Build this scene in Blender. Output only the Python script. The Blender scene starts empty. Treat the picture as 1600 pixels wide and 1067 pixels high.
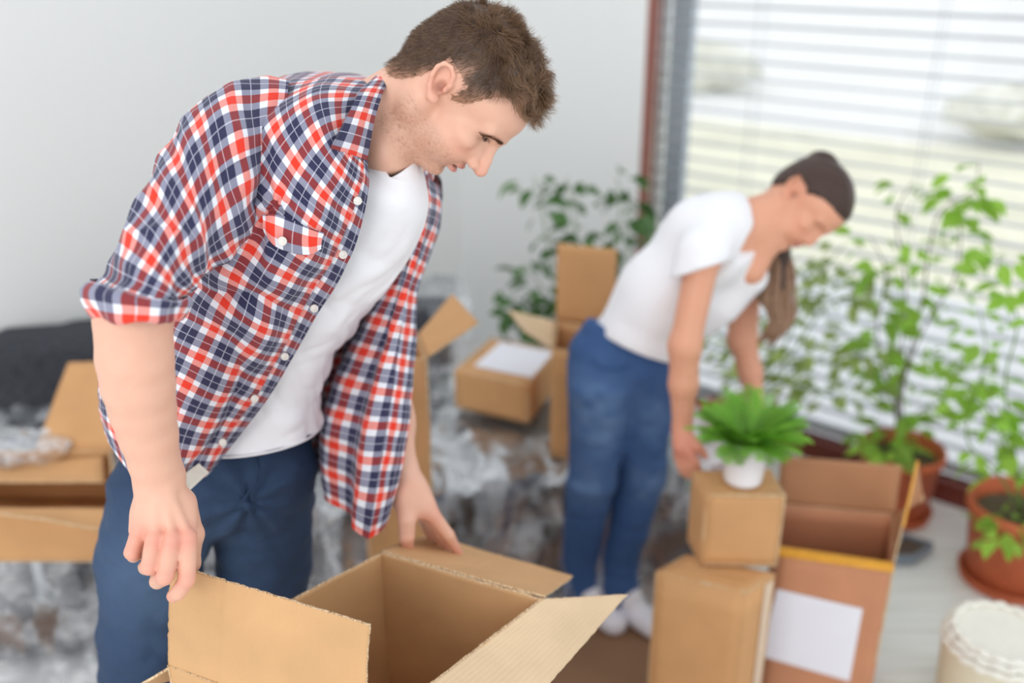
import bpy, math, random
import numpy as np
from mathutils import Vector, Matrix
random.seed(7); RNG = np.random.RandomState(7)
C = bpy.context.scene.collection
PI = math.pi
# ------------------------------------------------------------ camera
CAMZ = 1.75; FPX = 1500.0; TH = math.radians(22.46)
ST, CT = math.sin(TH), math.cos(TH)
cam = bpy.data.cameras.new('camera'); camo = bpy.data.objects.new('camera', cam); C.objects.link(camo)
camo.location = (0, 0, CAMZ); camo.rotation_euler = (PI/2-TH, 0, 0)
cam.sensor_width = 36; cam.lens = FPX/1600*36; cam.clip_start = .05; cam.clip_end = 300
cam.dof.use_dof = True; cam.dof.focus_distance = 1.22; cam.dof.aperture_fstop = (cam.lens/1000)/0.021
bpy.context.scene.camera = camo
# ------------------------------------------------------------ world, lights, exposure
W = bpy.data.worlds.new('world'); bpy.context.scene.world = W; W.use_nodes = True
W.node_tree.nodes['Background'].inputs[0].default_value = (.93, .965, 1, 1)
W.node_tree.nodes['Background'].inputs[1].default_value = 1.22
def area(name, loc, target, sx, sy, power, col):
    l = bpy.data.lights.new(name, 'AREA'); l.shape = 'RECTANGLE'; l.size = sx; l.size_y = sy; l.energy = power; l.color = col
    o = bpy.data.objects.new(name, l); C.objects.link(o); o.location = loc
    o.rotation_euler = (Vector(target)-Vector(loc)).to_track_quat('-Z', 'Y').to_euler(); return o
area('window_light_behind_camera', (-1.6, -2.2, 2.3), (-.3, 1.5, 1.1), 2.4, 2.0, 48, (1, .975, .94))
area('window_light_right', (2.9, 2.2, 1.9), (0, 1.6, 1.1), 1.8, 1.6, 8, (1, 1, 1))
vs = bpy.context.scene.view_settings
vs.view_transform = 'Standard'; vs.look = 'None'; vs.gamma = 1; vs.use_curve_mapping = False; vs.exposure = 0.0
# ------------------------------------------------------------ helpers
def V(*a): return np.array(a, float)
FWD = V(0, CT, -ST); UPV = V(0, ST, CT); RGT = V(1, 0, 0)
def P(px, py, d):
    return V(0, 0, CAMZ) + d*FWD + (px-800)/FPX*d*RGT - (py-533.5)/FPX*d*UPV
def PZ(px, py, z):                       # the point seen at a pixel that lies at height z
    t = (py-533.5)/FPX
    return P(px, py, (CAMZ-z)/(ST+t*CT))
def srgb(r, g, b, a=1):
    f = lambda c: (c/255/12.92 if c/255 <= .04045 else ((c/255+.055)/1.055)**2.4)
    return (f(r), f(g), f(b), a)
class NT:
    def __init__(s, name):
        s.m = bpy.data.materials.new(name); s.m.use_nodes = True; s.t = s.m.node_tree; s.n = s.t.nodes
        s.b = s.n['Principled BSDF']; s.out = s.n['Material Output']
    def add(s, typ, **kw):
        n = s.n.new(typ)
        for k, v in kw.items(): setattr(n, k, v)
        return n
    def link(s, a, b): s.t.links.new(a, b)
    def math(s, op, a, b=None, c=None):
        n = s.n.new('ShaderNodeMath'); n.operation = op
        for i, x in enumerate((a, b, c)):
            if x is None: continue
            if isinstance(x, (int, float)): n.inputs[i].default_value = x
            else: s.link(x, n.inputs[i])
        return n.outputs[0]
    def mix(s, f, a, b, blend='MIX'):
        n = s.n.new('ShaderNodeMix'); n.data_type = 'RGBA'; n.blend_type = blend
        for i, x in ((0, f), (6, a), (7, b)):
            if isinstance(x, (int, float)): n.inputs[i].default_value = x
            elif isinstance(x, tuple): n.inputs[i].default_value = x
            else: s.link(x, n.inputs[i])
        return n.outputs[2]
    def noise(s, scale, detail=3, vec=None, dist=0, rough=.5):
        n = s.n.new('ShaderNodeTexNoise'); n.inputs['Scale'].default_value = scale; n.inputs['Detail'].default_value = detail
        n.inputs['Distortion'].default_value = dist; n.inputs['Roughness'].default_value = rough
        if vec is not None: s.link(vec, n.inputs['Vector'])
        return n.outputs[0]
    def coord(s, kind='Object', scale=None, rot=None):
        t = s.n.new('ShaderNodeTexCoord').outputs[kind]
        if scale or rot:
            mp = s.n.new('ShaderNodeMapping'); s.link(t, mp.inputs[0])
            if scale: mp.inputs['Scale'].default_value = scale
            if rot: mp.inputs['Rotation'].default_value = rot
            t = mp.outputs[0]
        return t
    def ramp(s, f, stops):
        n = s.n.new('ShaderNodeValToRGB'); s.link(f, n.inputs[0]); e = n.color_ramp.elements
        while len(e) < len(stops): e.new(.5)
        for x, (p, c) in zip(e, stops): x.position = p; x.color = c
        return n.outputs[0]
    def bump(s, h, strength=.3, dist=.002, chain=None):
        n = s.n.new('ShaderNodeBump'); n.inputs['Strength'].default_value = strength; n.inputs['Distance'].default_value = dist
        s.link(h, n.inputs['Height'])
        if chain is not None: s.link(chain, n.inputs['Normal'])
        return n.outputs[0]
    def done(s, col=None, rough=.6, nrm=None, **kw):
        if col is not None:
            if isinstance(col, tuple): s.b.inputs['Base Color'].default_value = col
            else: s.link(col, s.b.inputs['Base Color'])
        if isinstance(rough, (int, float)): s.b.inputs['Roughness'].default_value = rough
        else: s.link(rough, s.b.inputs['Roughness'])
        if nrm is not None: s.link(nrm, s.b.inputs['Normal'])
        for k, v in kw.items(): s.b.inputs[k].default_value = v
        return s.m
def plain(name, c, rough=.6, nscale=40, var=.06, bump=.15, **kw):
    t = NT(name); v = t.coord(); n = t.noise(nscale, 4, v)
    c1 = tuple(x*(1-var) for x in c[:3])+(1,); c2 = tuple(min(1, x*(1+var)) for x in c[:3])+(1,)
    return t.done(t.ramp(n, [(.3, c1), (.7, c2)]), rough, t.bump(n, bump, .001), **kw)
def mesh_obj(name, verts, faces, mat=None, parent=None, smooth=True, uv=None, col=None, mats=None, fmat=None):
    me = bpy.data.meshes.new(name)
    verts = np.asarray(verts, np.float32)
    if isinstance(faces, np.ndarray):
        nf, k = faces.shape
        me.vertices.add(len(verts)); me.vertices.foreach_set('co', verts.ravel())
        me.loops.add(nf*k); me.loops.foreach_set('vertex_index', faces.astype(np.int32).ravel())
        me.polygons.add(nf); me.polygons.foreach_set('loop_start', np.arange(0, nf*k, k, dtype=np.int32))
        try: me.polygons.foreach_set('loop_total', np.full(nf, k, np.int32))
        except Exception: pass
        me.update(calc_edges=True)
    else:
        me.from_pydata([tuple(map(float, v)) for v in verts], [], faces); me.update()
    me.validate()
    if smooth: me.polygons.foreach_set('use_smooth', np.ones(len(me.polygons), bool))
    li = np.zeros(len(me.loops), np.int32); me.loops.foreach_get('vertex_index', li)
    if uv is not None:
        l = me.uv_layers.new(name='UVMap'); l.data.foreach_set('uv', np.asarray(uv, np.float32)[li].ravel())
    if col is not None:
        a = me.color_attributes.new('Col', 'FLOAT_COLOR', 'POINT')
        cc = np.ones((len(verts), 4), np.float32); cc[:, :3] = col; a.data.foreach_set('color', cc.ravel())
    if mats:
        for m in mats: me.materials.append(m)
        if fmat is not None: me.polygons.foreach_set('material_index', np.asarray(fmat, np.int32))
    elif mat: me.materials.append(mat)
    o = bpy.data.objects.new(name, me); C.objects.link(o)
    if parent is not None: o.parent = parent; o.matrix_parent_inverse = Matrix.Translation(-parent.location) if parent.type == 'EMPTY' else Matrix()
    return o
def thing(name, label, cat, loc=(0, 0, 0), group=None):
    o = bpy.data.objects.new(name, None); C.objects.link(o); o.location = tuple(map(float, loc)); o.empty_display_size = .05
    o['label'] = label; o['category'] = cat
    if group: o['group'] = group
    return o
def tag(o, label, cat, group=None):
    o['label'] = label; o['category'] = cat
    if group: o['group'] = group
    return o
def struct(o): o['kind'] = 'structure'; return o
def lab(o, l): o['label'] = l; return o
class MB:
    """collects shapes in world space, then links them as one mesh"""
    def __init__(s): s.v = []; s.f = []; s.uv = []; s.n = 0
    def add(s, v, f, uv=None):
        v = np.asarray(v, float); s.v.append(v); s.f += [tuple(i+s.n for i in q) for q in f]
        s.uv.append(np.zeros((len(v), 2)) if uv is None else uv); s.n += len(v)
    def slab(s, q, t):                                # 4 corners (ccw seen from the front), thickness t to the back
        q = np.asarray(q, float); n = np.cross(q[1]-q[0], q[3]-q[0]); n /= np.linalg.norm(n)
        a, b = np.linalg.norm(q[1]-q[0]), np.linalg.norm(q[3]-q[0]); uv = np.array([[0, 0], [a, 0], [a, b], [0, b]])
        s.add(np.vstack([q, q-n*t]), [(0, 1, 2, 3), (7, 6, 5, 4), (0, 4, 5, 1), (1, 5, 6, 2), (2, 6, 7, 3), (3, 7, 4, 0)], np.vstack([uv, uv]))
    def box(s, c, u, v, w):                           # centre and three half-axes
        c, u, v, w = (np.asarray(x, float) for x in (c, u, v, w))
        p = [c+i*u+j*v+k*w for k in (-1, 1) for j in (-1, 1) for i in (-1, 1)]
        s.add(p, [(0, 2, 3, 1), (4, 5, 7, 6), (0, 1, 5, 4), (2, 6, 7, 3), (0, 4, 6, 2), (1, 3, 7, 5)])
    def tube(s, pts, rad, n=8, cap=True):
        pts = np.asarray(pts, float); m = len(pts); rad = np.broadcast_to(rad, (m,))
        T = np.gradient(pts, axis=0); T /= np.linalg.norm(T, axis=1)[:, None]+1e-12
        ref = V(0, 0, 1) if abs(T[0][2]) < .9 else V(1, 0, 0); vs = []
        for i in range(m):
            a = np.cross(T[i], ref); a /= np.linalg.norm(a)+1e-12; b = np.cross(a, T[i]); ref = b if i >= 0 else ref
            for k in range(n):
                th = 2*PI*k/n; vs.append(pts[i]+rad[i]*(math.cos(th)*a+math.sin(th)*b))
        f = [(i*n+k, i*n+(k+1) % n, (i+1)*n+(k+1) % n, (i+1)*n+k) for i in range(m-1) for k in range(n)]
        if cap: f += [tuple(range(n))[::-1], tuple((m-1)*n+k for k in range(n))]
        s.add(vs, f)
    def lathe(s, c, prof, n=40, ax=None):
        c = np.asarray(c, float); m = len(prof); vs = []
        for r, z in prof:
            for k in range(n):
                th = 2*PI*k/n; vs.append(c+V(r*math.cos(th), r*math.sin(th), z))
        f = [(i*n+k, i*n+(k+1) % n, (i+1)*n+(k+1) % n, (i+1)*n+k) for i in range(m-1) for k in range(n)]
        s.add(vs, f)
    def build(s, name, mat, parent=None, smooth=False):
        return mesh_obj(name, np.vstack(s.v), s.f, mat, parent, smooth, uv=np.vstack(s.uv))
def cr(x, a, b, c, d):                                # Catmull-Rom
    return .5*((2*b)+(-a+c)*x+(2*a-5*b+4*c-d)*x*x+(-a+3*b-3*c+d)*x**3)
def resample(A, n, closed=False):
    """A: (m, ...) control values -> n samples along axis 0"""
    A = np.asarray(A, float); m = len(A)
    t = np.linspace(0, m if closed else m-1, n, endpoint=not closed); i = np.minimum(t.astype(int), (m-1 if closed else m-2)); x = (t-i).reshape((-1,)+(1,)*(A.ndim-1))
    if closed: g = lambda k: A[(i+k) % m]
    else:
        E = np.concatenate([[2*A[0]-A[1]], A, [2*A[-1]-A[-2]]]); g = lambda k: E[i+k+1]
    return cr(x, g(-1), g(0), g(1), g(2))
def vnoise(p, scale, seed=0):
    """smooth value noise, vectorised; p (...,3) -> about -1..1"""
    q = np.asarray(p, float)*scale+seed*17.31; i = np.floor(q).astype(np.int64); f = q-i; f = f*f*(3-2*f)
    def h(a): 
        k = (a[..., 0]*73856093) ^ (a[..., 1]*19349663) ^ (a[..., 2]*83492791) ^ (seed*2654435)
        k = (k ^ (k >> 13))*1274126177; k = k ^ (k >> 16)
        return ((k & 0xffff)/32767.5)-1
    r = 0
    for dx in (0, 1):
        for dy in (0, 1):
            for dz in (0, 1):
                w = (f[..., 0] if dx else 1-f[..., 0])*(f[..., 1] if dy else 1-f[..., 1])*(f[..., 2] if dz else 1-f[..., 2])
                r = r+w*h(i+np.array([dx, dy, dz]))
    return r
def grid_faces(nu, nv, closed=False):
    i, j = np.meshgrid(np.arange(nu-1), np.arange(nv if closed else nv-1), indexing='ij'); j2 = (j+1) % nv
    return np.stack([i*nv+j, i*nv+j2, (i+1)*nv+j2, (i+1)*nv+j], -1).reshape(-1, 4)
def normals_grid(G):
    du = np.gradient(G, axis=0); dv = np.gradient(G, axis=1); n = np.cross(du, dv); return n/(np.linalg.norm(n, axis=-1, keepdims=True)+1e-12)
def cloth(name, G, mat, parent, thick=.0012, disp=None, uvoff=(0, 0), closed=False, uvs=1.0, flip=False, uvm=(1, 1), uvb=1.0):
    """G: (nu,nv,3) grid of world points -> thin two-sided cloth with arc-length UVs"""
    G = np.asarray(G, float)
    sv = np.concatenate([np.zeros((G.shape[0], 1)), np.cumsum(np.linalg.norm(np.diff(G, axis=1), axis=-1), 1)], 1)
    su = np.concatenate([np.zeros((1, G.shape[1])), np.cumsum(np.linalg.norm(np.diff(G, axis=0), axis=-1), 0)], 0)
    N = normals_grid(G)*(-1 if flip else 1)
    if disp is not None: G = G+N*disp[..., None]
    N = normals_grid(G)*(-1 if flip else 1)
    if uvm is not None:
        mu = sv.mean(0)[None]*uvm[0]; mv = su.mean(1)[:, None]*uvm[1]; sv, su = sv*(1-uvb)+mu*uvb, su*(1-uvb)+mv*uvb
    uv = np.stack([sv*uvs+uvoff[0], su*uvs+uvoff[1]], -1).reshape(-1, 2)
    nu, nv = G.shape[:2]; f = grid_faces(nu, nv); n = nu*nv
    if flip: f = f[:, ::-1]
    b = np.concatenate([np.arange(nv), np.arange(1, nu)*nv+nv-1, (nu-1)*nv+np.arange(nv-2, -1, -1), np.arange(nu-2, 0, -1)*nv]); b2 = np.roll(b, -1)
    rim = np.stack([b, b+n, b2+n, b2], -1)
    if flip: rim = rim[:, ::-1]
    F = np.vstack([f, f[:, ::-1]+n, rim[:, ::-1]])
    Vt = np.vstack([G.reshape(-1, 3), (G-N*thick).reshape(-1, 3)])
    return mesh_obj(name, Vt, F, mat, parent, True, uv=np.vstack([uv, uv]))
# ------------------------------------------------------------ signed-distance modelling
class SDF:
    def __init__(s): s.p = []
    def cone(s, a, b, ra, rb, k=.01, op='u'): s.p.append(('c', np.array(a, float), np.array(b, float), ra, rb, k, op)); return s
    def chain(s, pts, rs, k=.01):
        for i in range(len(pts)-1): s.cone(pts[i], pts[i+1], rs[i], rs[i+1], k)
        return s
    def ell(s, c, r, R=None, k=.01, op='u'):
        s.p.append(('e', np.array(c, float), np.array(r, float)*np.ones(3), np.eye(3) if R is None else np.array(R, float), None, k, op)); return s
    def plane(s, c, n, k=.002, op='s'):              # removes the side the normal points to
        n = np.array(n, float); s.p.append(('p', np.array(c, float), n/np.linalg.norm(n), None, None, k, op)); return s
    @staticmethod
    def dist(q, X):
        if q[0] == 'c':
            a, b, ra, rb = q[1:5]; ba = b-a; L2 = ba@ba+1e-12
            pa = X-a; t = np.clip(pa@ba/L2, 0, 1); D = pa-t[..., None]*ba
            return np.sqrt((D*D).sum(-1))-(ra+(rb-ra)*t)
        if q[0] == 'e':
            Y = (X-q[1])@q[3].T; k0 = np.sqrt(((Y/q[2])**2).sum(-1)); k1 = np.sqrt(((Y/q[2]**2)**2).sum(-1))
            return k0*(k0-1)/(k1+1e-9)
        if q[0] == 'p': return -((X-q[1])@q[2])
    def bound(s, q):
        if q[0] == 'c': m = (q[1]+q[2])/2; return m, np.linalg.norm(q[1]-q[2])/2+max(q[3], q[4])
        if q[0] == 'e': return q[1], q[2].max()
        return None
    def ev(s, X, ctr, rad):
        d = np.full(X.shape[:-1], .5)
        for q in s.p:
            bd = s.bound(q)
            if bd is not None and np.linalg.norm(bd[0]-ctr)-bd[1] > rad+q[5]+.004: continue
            if q[0] == 'c' and float(s.dist(q, ctr[None])[0]) > rad+q[5]+.004: continue
            e = s.dist(q, X); k = q[5]
            if q[6] == 'u':
                h = np.clip(.5+.5*(d-e)/k, 0, 1); d = d+(e-d)*h-k*h*(1-h)
            else:
                e = -e; h = np.clip(.5+.5*(e-d)/k, 0, 1); d = d+(e-d)*h+k*h*(1-h)
        return d
    def mesh(s, h, B=16, post=None):
        lo = np.full(3, 1e9); hi = -lo
        for q in s.p:
            b = s.bound(q)
            if b is None or q[6] == 's': continue
            lo = np.minimum(lo, b[0]-b[1]); hi = np.maximum(hi, b[0]+b[1])
        lo -= 2*h; nb = np.ceil((hi+2*h-lo)/(B*h)).astype(int)
        kmax = .012; idx = np.arange(-1, B+1); KV = []; PV = []; Q = []
        I, J, K = np.meshgrid(idx, idx, idx, indexing='ij'); base = np.stack([I, J, K], -1)
        n = B+2; big = 1 << 20
        brad = B*h*.5*1.7321+h*2
        for bx in range(nb[0]):
            for by in range(nb[1]):
                for bz in range(nb[2]):
                    org = np.array([bx, by, bz])*B; ctr = lo+(org+B/2)*h
                    best = 1e9
                    for q in s.p:
                        if q[6] == 's': continue
                        bb = s.bound(q); dd = np.linalg.norm(bb[0]-ctr)-bb[1]
                        if dd > best: continue
                        if q[0] == 'c': dd = float(s.dist(q, ctr[None])[0])
                        best = min(best, dd)
                    if best > brad+.004+kmax: continue
                    dc = float(s.ev(ctr[None], ctr, brad)[0])
                    if abs(dc) > brad*1.5+.006: continue
                    X = lo+(base+org)*h; D = s.ev(X, ctr, brad)
                    if post is not None: D = post(X, D)
                    S = D < 0
                    if S.all() or not S.any(): continue
                    m = n-1; acc = np.zeros((m, m, m, 3)); cnt = np.zeros((m, m, m))
                    for a, sl0, sl1 in ((0, (slice(0, -1), slice(None), slice(None)), (slice(1, None), slice(None), slice(None))), (1, (slice(None), slice(0, -1), slice(None)), (slice(None), slice(1, None), slice(None))), (2, (slice(None), slice(None), slice(0, -1)), (slice(None), slice(None), slice(1, None)))):
                        d0, d1 = D[sl0], D[sl1]; cross = (d0 < 0) != (d1 < 0); t = np.where(cross, d0/(d0-d1+1e-20), 0)
                        Pt = np.stack(np.meshgrid(*[np.arange(x) for x in d0.shape], indexing='ij'), -1).astype(float); Pt[..., a] += t; Pt *= cross[..., None]
                        o = [i for i in range(3) if i != a]
                        for u in (0, 1):
                            for v in (0, 1):
                                sl = [None]*3; sl[a] = slice(0, m); sl[o[0]] = slice(u, u+m); sl[o[1]] = slice(v, v+m); sl = tuple(sl)
                                acc += Pt[sl]; cnt += cross[sl]
                    act = cnt > 0; cell = np.argwhere(act); pos = acc[act]/cnt[act][:, None]
                    g = cell+org-1; KV.append((g[:, 0]+2)*big*big+(g[:, 1]+2)*big+(g[:, 2]+2)); PV.append(lo+(pos+org-1)*h)
                    for a in range(3):
                        o = [(a+1) % 3, (a+2) % 3]; sl0 = [slice(1, n-1)]*3; sl1 = [slice(1, n-1)]*3; sl1[a] = slice(2, n)
                        d0 = S[tuple(sl0)]; d1 = S[tuple(sl1)]; ed = np.argwhere(d0 != d1)
                        if not len(ed): continue
                        ins = d0[tuple(ed.T)]; e = ed+org; quad = []
                        for u, v in ((0, 0), (1, 0), (1, 1), (0, 1)):
                            c = e.copy(); c[:, o[0]] -= 1-u; c[:, o[1]] -= 1-v; quad.append((c[:, 0]+2)*big*big+(c[:, 1]+2)*big+(c[:, 2]+2))
                        quad = np.stack(quad, -1); quad[~ins] = quad[~ins][:, ::-1]; Q.append(quad)
        KV = np.concatenate(KV); PV = np.concatenate(PV); Q = np.concatenate(Q)
        uk, ix = np.unique(KV, return_index=True); Vt = PV[ix]; F = np.searchsorted(uk, Q); F = np.minimum(F, len(uk)-1)
        ok = (uk[F] == Q).all(1); return Vt, F[ok]
def relax(Vt, F, it=2, lam=.5):
    e = np.vstack([F[:, [0, 1]], F[:, [1, 2]], F[:, [2, 3]], F[:, [3, 0]]]); n = len(Vt)
    for _ in range(it):
        cnt = np.bincount(e.ravel(), minlength=n).astype(float)+1e-9
        s = np.stack([np.bincount(e[:, 0], Vt[e[:, 1], k], n)+np.bincount(e[:, 1], Vt[e[:, 0], k], n) for k in range(3)], -1)
        Vt = Vt+lam*(s/cnt[:, None]-Vt)
    return Vt
def gauss(X, c, r): d = X-np.asarray(c); return np.exp(-(d*d).sum(-1)/(r*r))
# ============================================================ materials
M = {}
t = NT('wall_paint'); n = t.noise(180, 3, t.coord()); M['wall'] = t.done(srgb(236, 237, 236), .75, t.bump(n, .08, .001))
t = NT('floor_boards'); v = t.coord('Object', (1, 1, 1), (0, 0, .69)); n = t.noise(3, 5, t.coord('Object', (1, 14, 1), (0, 0, .69)))
M['floor'] = t.done(t.ramp(n, [(.3, srgb(222, 221, 218)), (.7, srgb(240, 240, 240))]), .32, t.bump(n, .05, .001))
M['redwood'] = plain('red_window_frame', srgb(112, 44, 30), .4, 30, .15)
M['redwoodv'] = plain('red_window_jamb', srgb(150, 92, 80), .4, 30, .1)
M['slat'] = plain('pale_slat', srgb(226, 230, 234), .45, 8, .02, 0)
M['sash'] = plain('grey_sash', srgb(188, 198, 206), .4, 8, .03, 0)
t = NT('window_glass'); t.n.remove(t.b); g1 = t.add('ShaderNodeBsdfTransparent'); g2 = t.add('ShaderNodeBsdfGlossy'); g2.inputs['Roughness'].default_value = .02
mx = t.add('ShaderNodeMixShader'); fr = t.add('ShaderNodeFresnel'); fr.inputs[0].default_value = 1.35
t.link(fr.outputs[0], mx.inputs[0]); t.link(g1.outputs[0], mx.inputs[1]); t.link(g2.outputs[0], mx.inputs[2]); t.link(mx.outputs[0], t.out.inputs[0]); M['glass'] = t.m
def cardboard(name, c, flute=0, var=.06, dirt=.5):
    t = NT(name); v = t.coord(); n1 = t.noise(9, 4, v); n2 = t.noise(260, 3, v); n3 = t.noise(900, 2, v)
    c1 = tuple(x*(1-var*1.6) for x in c[:3])+(1,); c2 = tuple(min(1, x*(1+var)) for x in c[:3])+(1,)
    col = t.ramp(n1, [(.3, c1), (.7, c2)])
    sp = t.ramp(n3, [(.60, (0, 0, 0, 1)), (.72, (1, 1, 1, 1))])
    col = t.mix(t.math('MULTIPLY', sp, .28*dirt), col, srgb(120, 80, 45))
    w = t.add('ShaderNodeTexWave'); uv = t.add('ShaderNodeTexCoord').outputs['UV']; mp = t.add('ShaderNodeMapping'); t.link(uv, mp.inputs[0])
    mp.inputs['Rotation'].default_value[2] = PI/2 if flute == 2 else 0
    t.link(mp.outputs[0], w.inputs[0]); w.inputs['Scale'].default_value = 32; w.inputs['Distortion'].default_value = .4
    col = t.mix(t.math('MULTIPLY', w.outputs[1], .10 if flute else .03), col, c1)
    nb = t.bump(w.outputs[1], .5 if flute else .12, .0006); nb = t.bump(n2, .15, .0005, nb)
    return t.done(col, .72, nb)
M['card'] = cardboard('cardboard_tan', srgb(206, 162, 114))
M['cardlight'] = cardboard('cardboard_ribbed', srgb(222, 194, 158), 2)
M['cardin'] = cardboard('cardboard_inside', srgb(198, 154, 110))
M['card_b'] = cardboard('cardboard_brown', srgb(205, 155, 104))
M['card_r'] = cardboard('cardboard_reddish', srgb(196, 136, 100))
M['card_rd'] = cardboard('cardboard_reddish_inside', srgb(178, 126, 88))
t = NT('cardboard_edge'); n = t.noise(520, 2, t.coord()); M['edge'] = t.done(t.ramp(n, [(.36, srgb(140, 100, 62)), (.5, srgb(216, 186, 146)), (.7, srgb(240, 218, 184))]), .8, t.bump(n, .6, .001))
M['tape'] = plain('yellow_tape', srgb(224, 160, 48), .35, 60, .1)
M['paper'] = plain('white_paper', srgb(232, 232, 240), .6, 20, .01, .02)
t = NT('dark_upholstery'); n = t.noise(150, 4, t.coord('Object', (1, 1, .4))); M['sofa'] = t.done(t.ramp(n, [(.3, srgb(32, 34, 40)), (.7, srgb(66, 68, 76))]), .85, t.bump(n, .4, .002))
M['rug'] = plain('brown_floor_card', srgb(140, 104, 76), .75, 6, .1)
# clear crumpled film
t = NT('plastic_film'); t.n.remove(t.b); tr = t.add('ShaderNodeBsdfTransparent'); tr.inputs[0].default_value = (.93, .94, .96, 1)
gl = t.add('ShaderNodeBsdfGlossy'); gl.inputs['Roughness'].default_value = .17; gl.inputs[0].default_value = (.95, .97, 1, 1)
df = t.add('ShaderNodeBsdfDiffuse'); df.inputs[0].default_value = (.72, .74, .77, 1)
lw = t.add('ShaderNodeLayerWeight'); lw.inputs[0].default_value = .42; n = t.noise(5, 5, t.coord('Object', (1.2, 2.2, 1.2), (.3, .2, .7)), 1.2)
a = t.add('ShaderNodeMixShader'); b2 = t.add('ShaderNodeMixShader')
f1 = t.ramp(n, [(.40, (.03, .03, .03, 1)), (.70, (.46, .46, .46, 1))]); t.link(f1, a.inputs[0]); t.link(tr.outputs[0], a.inputs[1]); t.link(df.outputs[0], a.inputs[2])
f2 = t.math('ADD', t.math('MULTIPLY', lw.outputs[0], .34), .05); t.link(f2, b2.inputs[0]); t.link(a.outputs[0], b2.inputs[1]); t.link(gl.outputs[0], b2.inputs[2])
nb = t.bump(t.noise(16, 4, t.coord(), 1), .6, .012)
for x in (gl, df, lw): t.link(nb, x.inputs['Normal'])
t.link(b2.outputs[0], t.out.inputs[0]); M['film'] = t.m
# ============================================================ room
WP = V(1.126, 3.08, 0); WD = V(.77, -.64, 0)/np.hypot(.77, .64); WN = V(.64, .77, 0)/np.hypot(.77, .64)
def WS(s, z, n=0): return WP+s*WD+n*WN+V(0, 0, z)
def quadbox(a, b, z0, z1, n, thick):                # wall-like box from plan point a to b
    m = MB(); h = (b-a)/2; m.box((a+b)/2+V(0, 0, (z0+z1)/2)+n*thick/2, h, n*thick/2, V(0, 0, (z1-z0)/2)); return m
m = MB(); corner = WS(-1.875, 0); BD = V(-.64, -.77, 0)/np.hypot(.64, .77)
fl = [corner+BD*4.9+WN*0, WS(2.8, 0), V(4.2, -2.4, 0), V(-5.2, -2.4, 0)]
m = MB(); vs_ = [corner+V(0, 0, 0), corner+BD*5.2, V(-4, -2.6, 0), V(3.6, -2.6, 0), WS(2.8, 0)]; top = [np.array(p) for p in vs_]; bot = [p-V(0, 0, .1) for p in top]
m.add(top+bot, [(4, 3, 2, 1, 0)[::-1] if False else (0, 1, 2, 3, 4), (9, 8, 7, 6, 5)]+[(i, i+5, (i+1) % 5+5, (i+1) % 5) for i in range(5)])
struct(m.build('floor', M['floor']))
struct(quadbox(corner, corner+BD*5.2, 0, 2.7, -np.cross(BD, V(0, 0, 1))*1.0, .12).build('wall_back', M['wall']))
SL, SR, ZT = -.835, 2.3, 2.35
m = quadbox(WS(-1.875, 0), WS(SL, 0), 0, 2.7, WN, .16)
mm = MB(); mm.box((WS(SL, 0)+WS(SR, 0))/2+V(0, 0, (ZT+2.7)/2)+WN*.08, (WS(SR, 0)-WS(SL, 0))/2, WN*.08, V(0, 0, (2.7-ZT)/2)); m.add(mm.v[0], mm.f)
mm = MB(); mm.box((WS(SR, 0)+WS(2.8, 0))/2+V(0, 0, 1.35)+WN*.08, (WS(2.8, 0)-WS(SR, 0))/2, WN*.08, V(0, 0, 1.35)); m.add(mm.v[0], mm.f)
struct(m.build('wall_right', M['wall']))
win = bpy.data.objects.new('window_1', None); C.objects.link(win); win.location = tuple(WS(.7, 0)); struct(win)
def wbox(name, s0, s1, z0, z1, n0, n1, mat, par=win):
    m = MB(); m.box(WS((s0+s1)/2, (z0+z1)/2, (n0+n1)/2), WD*(s1-s0)/2, WN*(n1-n0)/2, V(0, 0, (z1-z0)/2)); return m.build(name, mat, par)
wbox('bottom_rail', SL, SR, 0, .075, .0, .07, M['redwood']); wbox('jamb', SL, SL+.026, .075, ZT, 0, .07, M['redwoodv'])
wbox('jamb', SR-.045, SR, .075, ZT, 0, .07, M['redwoodv']); wbox('top_rail', SL, SR, ZT-.06, ZT, 0, .07, M['redwood'])
wbox('sash_stile', SL+.0, SL+.085, .0, ZT, .17, .21, M['sash']); wbox('sill', SL, SR, -.02, .03, .07, .2, M['slat'])
wbox('pane', SL+.03, SR-.05, .075, ZT-.06, .035, .041, M['glass'])
# exterior venetian blind, every slat a part
bl = thing('venetian_blind', 'wide white venetian blind with tilted slats across the window', 'blind', WS(.7, .1, .14))
nsl = 37; first = None
for i in range(nsl):
    z = .10+i*.0605; R = random.uniform(-.02, .02)
    if first is None:
        prof = [(-.034, .0), (-.020, .0045), (0, .006), (.020, .0045), (.034, .0)]; vs_ = []; L = (SR-SL)/2-.02; c = 18
        for k in range(c+1):
            s = -L+2*L*k/c
            for (a, b) in prof: vs_.append(WD*s+WN*a+V(0, 0, b))
            for (a, b) in prof[::-1]: vs_.append(WD*s+WN*a+V(0, 0, b-.0012))
        q = len(prof)*2; f = [(k*q+j, k*q+(j+1) % q, (k+1)*q+(j+1) % q, (k+1)*q+j) for k in range(c) for j in range(q)]+[tuple(range(q))[::-1], tuple(c*q+j for j in range(q))]
        first = mesh_obj('slat', vs_, f, M['slat'], bl, True); o = first
    else: o = first.copy(); C.objects.link(o)
    o.matrix_parent_inverse = Matrix(); o.location = tuple(WS((SL+SR)/2, z, .115)-np.array(bl.location))
    o.rotation_euler = Matrix.Rotation(math.radians(-9)+R, 3, Vector(WD)).to_euler()
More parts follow.
